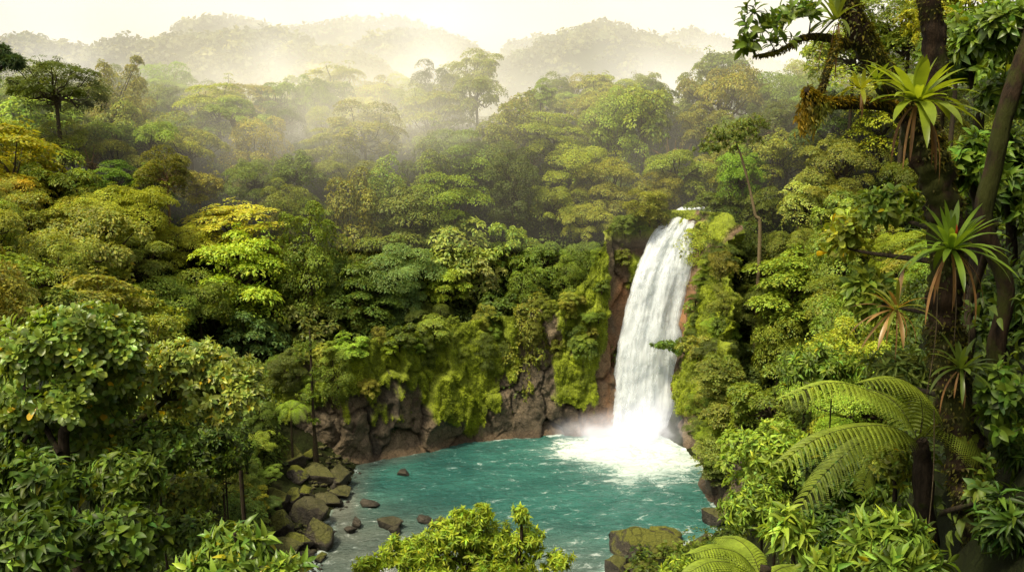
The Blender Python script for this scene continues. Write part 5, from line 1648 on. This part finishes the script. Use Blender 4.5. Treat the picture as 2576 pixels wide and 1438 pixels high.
for i, (px, py, w, h, ms, lab) in enumerate(ROCKS):
    inpool = 870 < px < 1130
    z0 = .1 if (inpool or px > 1400) else .35
    for _ in range(1 if inpool else 6):
        c0 = Pz(px, py + h * .45, z0)
        z0 = z0 * .4 + .6 * max(.1, tz(c0[0], c0[1]))
    Y = c0[1] + w / F * c0[1] * .35
    c = P(px, py + h * .08, Y)
    o = link('boulder', BM[i % 9])
    wr = w * .5 * Y / F * 1.62
    hr = max(h * .5 * Y / F * 1.6, .25)
    o.location = tuple(c); o.scale = (wr, wr * .85, hr)
    o.rotation_euler = (rng.uniform(-.12, .12), rng.uniform(-.12, .12), rng.uniform(0, 6.28) if abs(w - h) < 20 else rng.choice([0, PI]) + rng.uniform(-.2, .2))
    o.color = (ms, ms, ms, 1)
    tag(o, lab, 'boulder', 'boulders around the pool')


# loose stones along the left shore, too many to count
_bv = boulder_mesh(531, 2)
BV = np.array([v.co[:] for v in _bv.vertices]); BT = np.array([p.vertices[:] for p in _bv.polygons])
bpy.data.meshes.remove(_bv)
r = np.random.default_rng(532)
mb = MB()
cnt = 0
while cnt < 420:
    px, py = r.uniform(690, 905), r.uniform(1150, 1430)
    p = Pz(px, py, .25)
    d = float(sdist(p[:2]))
    if not (-1.0 < d < 3.5): continue
    z = tz(p[0], p[1])
    sz = r.uniform(.1, .42) * (1.3 if d > .5 else .8)
    a = r.uniform(0, 6.28); R_ = np.array([[math.cos(a), -math.sin(a), 0], [math.sin(a), math.cos(a), 0], [0, 0, 1]])
    v = (BV * np.array([1, r.uniform(.6, 1), r.uniform(.5, .8)]) * sz) @ R_.T + np.array([p[0], p[1], max(z, -.1) + sz * .25])
    mb.add(v, None, BT)
    cnt += 1
tag(link('gravel', mb.mesh('gravel', M_ROCK, True)), kind='stuff').color = (.5, .5, .5, 1)

# ------------------------------------------------------------------ mist
def mist_mat(name, density_fn, color=(1.0, .965, .9), glow=1.0, step=None):
    m, nt, out = new_mat(name)
    geo = N(nt, 'ShaderNodeNewGeometry')
    dens = density_fn(nt, geo.outputs['Position'])
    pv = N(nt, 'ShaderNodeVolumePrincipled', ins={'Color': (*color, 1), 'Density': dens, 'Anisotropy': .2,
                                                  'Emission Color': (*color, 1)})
    nt.links.new(math_(nt, 'MULTIPLY', dens, glow), pv.inputs['Emission Strength'])  # added emission: mist, haze and spray glow in place of multiple scattering
    nt.links.new(pv.outputs[0], out.inputs['Volume'])
    if step:
        m.cycles.volume_step_rate = step
    return m


def blob_node(nt, pos, c, rad, amp):
    """amp * smooth falloff of an ellipsoid"""
    mp = N(nt, 'ShaderNodeMapping', vector_type='TEXTURE', ins={'Vector': pos, 'Location': tuple(c), 'Scale': tuple(rad)})
    ln_ = N(nt, 'ShaderNodeVectorMath', operation='LENGTH', ins={0: mp.outputs[0]})
    k = math_(nt, 'SUBTRACT', 1.0, ln_.outputs['Value'], True)
    k = math_(nt, 'MULTIPLY', k, k)
    return math_(nt, 'MULTIPLY', k, amp)


def box(name, lo, hi, mat):
    x0, y0, z0 = lo; x1, y1, z1 = hi
    v = [(x0, y0, z0), (x1, y0, z0), (x1, y1, z0), (x0, y1, z0), (x0, y0, z1), (x1, y0, z1), (x1, y1, z1), (x0, y1, z1)]
    q = [(3, 2, 1, 0), (4, 5, 6, 7), (0, 1, 5, 4), (1, 2, 6, 5), (2, 3, 7, 6), (3, 0, 4, 7)]
    return link(name, MB().add(v, q).mesh(name, mat))


def far_density(nt, pos):
    mp = N(nt, 'ShaderNodeMapping', ins={'Vector': pos, 'Scale': (.022, .012, .02), 'Rotation': (0, .35, 0)})
    n1 = N(nt, 'ShaderNodeTexNoise', ins={'Vector': mp.outputs[0], 'Scale': 1.0, 'Detail': 4.0, 'Roughness': .55})
    w = ramp_(nt, n1.outputs['Fac'], [(.36, (.15, .15, .15)), (.66, (1.7, 1.7, 1.7))])
    sp = N(nt, 'ShaderNodeSeparateXYZ', ins={0: pos})
    mr = N(nt, 'ShaderNodeMapRange', ins={'Value': sp.outputs['Z'], 'From Min': 40.0, 'From Max': 95.0, 'To Min': 1.0, 'To Max': .28})
    tot = math_(nt, 'MULTIPLY', .0013, mr.outputs[0])
    for px, py, Y, wx_, wy_, wz_, amp in MISTS:
        c = P(px, py, Y)
        tot = math_(nt, 'ADD', tot, blob_node(nt, pos, c, (wx_, wy_, wz_), amp * .36))
    return math_(nt, 'MULTIPLY', tot, w)


MISTS = [  # px, py, distance, radii, density
    (560, 215, 240, 50, 45, 16, .035), (150, 175, 250, 55, 45, 16, .03), (700, 195, 235, 16, 30, 22, .06), (1080, 190, 300, 22, 50, 30, .03),
    (960, 210, 300, 60, 60, 20, .022), (900, 50, 490, 90, 50, 30, .016), (1290, 170, 430, 50, 60, 34, .03), (1700, 215, 300, 70, 60, 18, .035),
    (1900, 170, 420, 100, 80, 34, .022), (620, 60, 395, 40, 30, 14, .02), (1040, 60, 380, 60, 30, 18, .03), (1340, 250, 240, 60, 40, 14, .02),
]
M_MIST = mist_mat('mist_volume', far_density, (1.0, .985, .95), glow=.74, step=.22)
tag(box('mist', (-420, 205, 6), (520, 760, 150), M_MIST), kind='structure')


def mid_density(nt, pos):
    n1 = N(nt, 'ShaderNodeTexNoise', ins={'Vector': pos, 'Scale': .05, 'Detail': 3.0})
    w = ramp_(nt, n1.outputs['Fac'], [(.3, (.4, .4, .4)), (.7, (1.5, 1.5, 1.5))])
    tot = blob_node(nt, pos, P(930, 300, 140), (42, 45, 17), .036)
    tot = math_(nt, 'ADD', tot, blob_node(nt, pos, P(900, 325, 116), (30, 17, 10), .036))
    tot = math_(nt, 'ADD', tot, .0042)
    return math_(nt, 'MULTIPLY', tot, w)


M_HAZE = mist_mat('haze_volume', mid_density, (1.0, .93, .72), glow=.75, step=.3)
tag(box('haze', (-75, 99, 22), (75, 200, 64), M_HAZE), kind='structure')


def spray_density(nt, pos):
    n1 = N(nt, 'ShaderNodeTexNoise', ins={'Vector': pos, 'Scale': .45, 'Detail': 4.0})
    w = ramp_(nt, n1.outputs['Fac'], [(.35, (.1, .1, .1)), (.65, (1.6, 1.6, 1.6))])
    tot = blob_node(nt, pos, P(1610, 1115, 96.5), (8.5, 5.0, 5.5), .95)
    tot = math_(nt, 'ADD', tot, blob_node(nt, pos, P(1490, 1090, 97.5), (6.5, 3.4, 3.2), .6))
    tot = math_(nt, 'ADD', tot, blob_node(nt, pos, P(1650, 1060, 98), (6, 3.5, 6), .18))
    return math_(nt, 'MULTIPLY', tot, w)


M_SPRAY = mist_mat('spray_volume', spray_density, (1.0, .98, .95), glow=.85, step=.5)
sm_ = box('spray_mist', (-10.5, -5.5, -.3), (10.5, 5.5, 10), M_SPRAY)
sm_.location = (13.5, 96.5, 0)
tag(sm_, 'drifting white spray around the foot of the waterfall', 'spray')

# ------------------------------------------------------------------ light, sky, camera
sc = bpy.context.scene
SUN_EL, SUN_AZ = math.radians(61), math.radians(-130)        # azimuth from +Y, negative to the left
wld = bpy.data.worlds.new('World')
sc.world = wld
wld.use_nodes = True
nt = wld.node_tree
nt.nodes.clear()
sky = N(nt, 'ShaderNodeTexSky', sky_type='NISHITA', sun_disc=False, sun_elevation=SUN_EL, sun_rotation=SUN_AZ, dust_density=6.0, air_density=1.0, altitude=600.0)
hs = N(nt, 'ShaderNodeHueSaturation', ins={'Saturation': .1, 'Value': 1.42, 'Color': sky.outputs[0]})
tint = mix_(nt, 1.0, hs.outputs[0], (1.0, .965, .885), 'MULTIPLY')
bg = N(nt, 'ShaderNodeBackground', ins={'Color': tint, 'Strength': .15})
wo = N(nt, 'ShaderNodeOutputWorld')
nt.links.new(bg.outputs[0], wo.inputs['Surface'])

sl = bpy.data.lights.new('sun', 'SUN')
sl.energy = 5.0
sl.angle = math.radians(8)
sl.color = (1.0, .89, .62)
so = bpy.data.objects.new('sun', sl)
C.objects.link(so)
sd = Vector((math.sin(SUN_AZ) * math.cos(SUN_EL), math.cos(SUN_AZ) * math.cos(SUN_EL), math.sin(SUN_EL)))
so.rotation_euler = sd.to_track_quat('Z', 'Y').to_euler()
so.location = (0, 0, 120)

cd = bpy.data.cameras.new('camera')
cd.sensor_fit = 'HORIZONTAL'
cd.sensor_width = 36
cd.lens = 36 * F / W
cd.clip_start = .05
cd.clip_end = 12000
co = bpy.data.objects.new('camera', cd)
C.objects.link(co)
co.location = tuple(CAM)
co.rotation_euler = (PI / 2 - PITCH, 0, 0)
sc.camera = co
sc.view_settings.view_transform = 'Standard'
sc.view_settings.look = 'None'
sc.view_settings.exposure = 0
sc.view_settings.gamma = 1
cy = sc.cycles
cy.max_bounces = 6
cy.diffuse_bounces = 3
cy.glossy_bounces = 2
cy.transmission_bounces = 3
cy.transparent_max_bounces = 12
cy.volume_bounces = 0
cy.use_denoising = True
cy.volume_max_steps = 256
cy.sample_clamp_indirect = 4.0
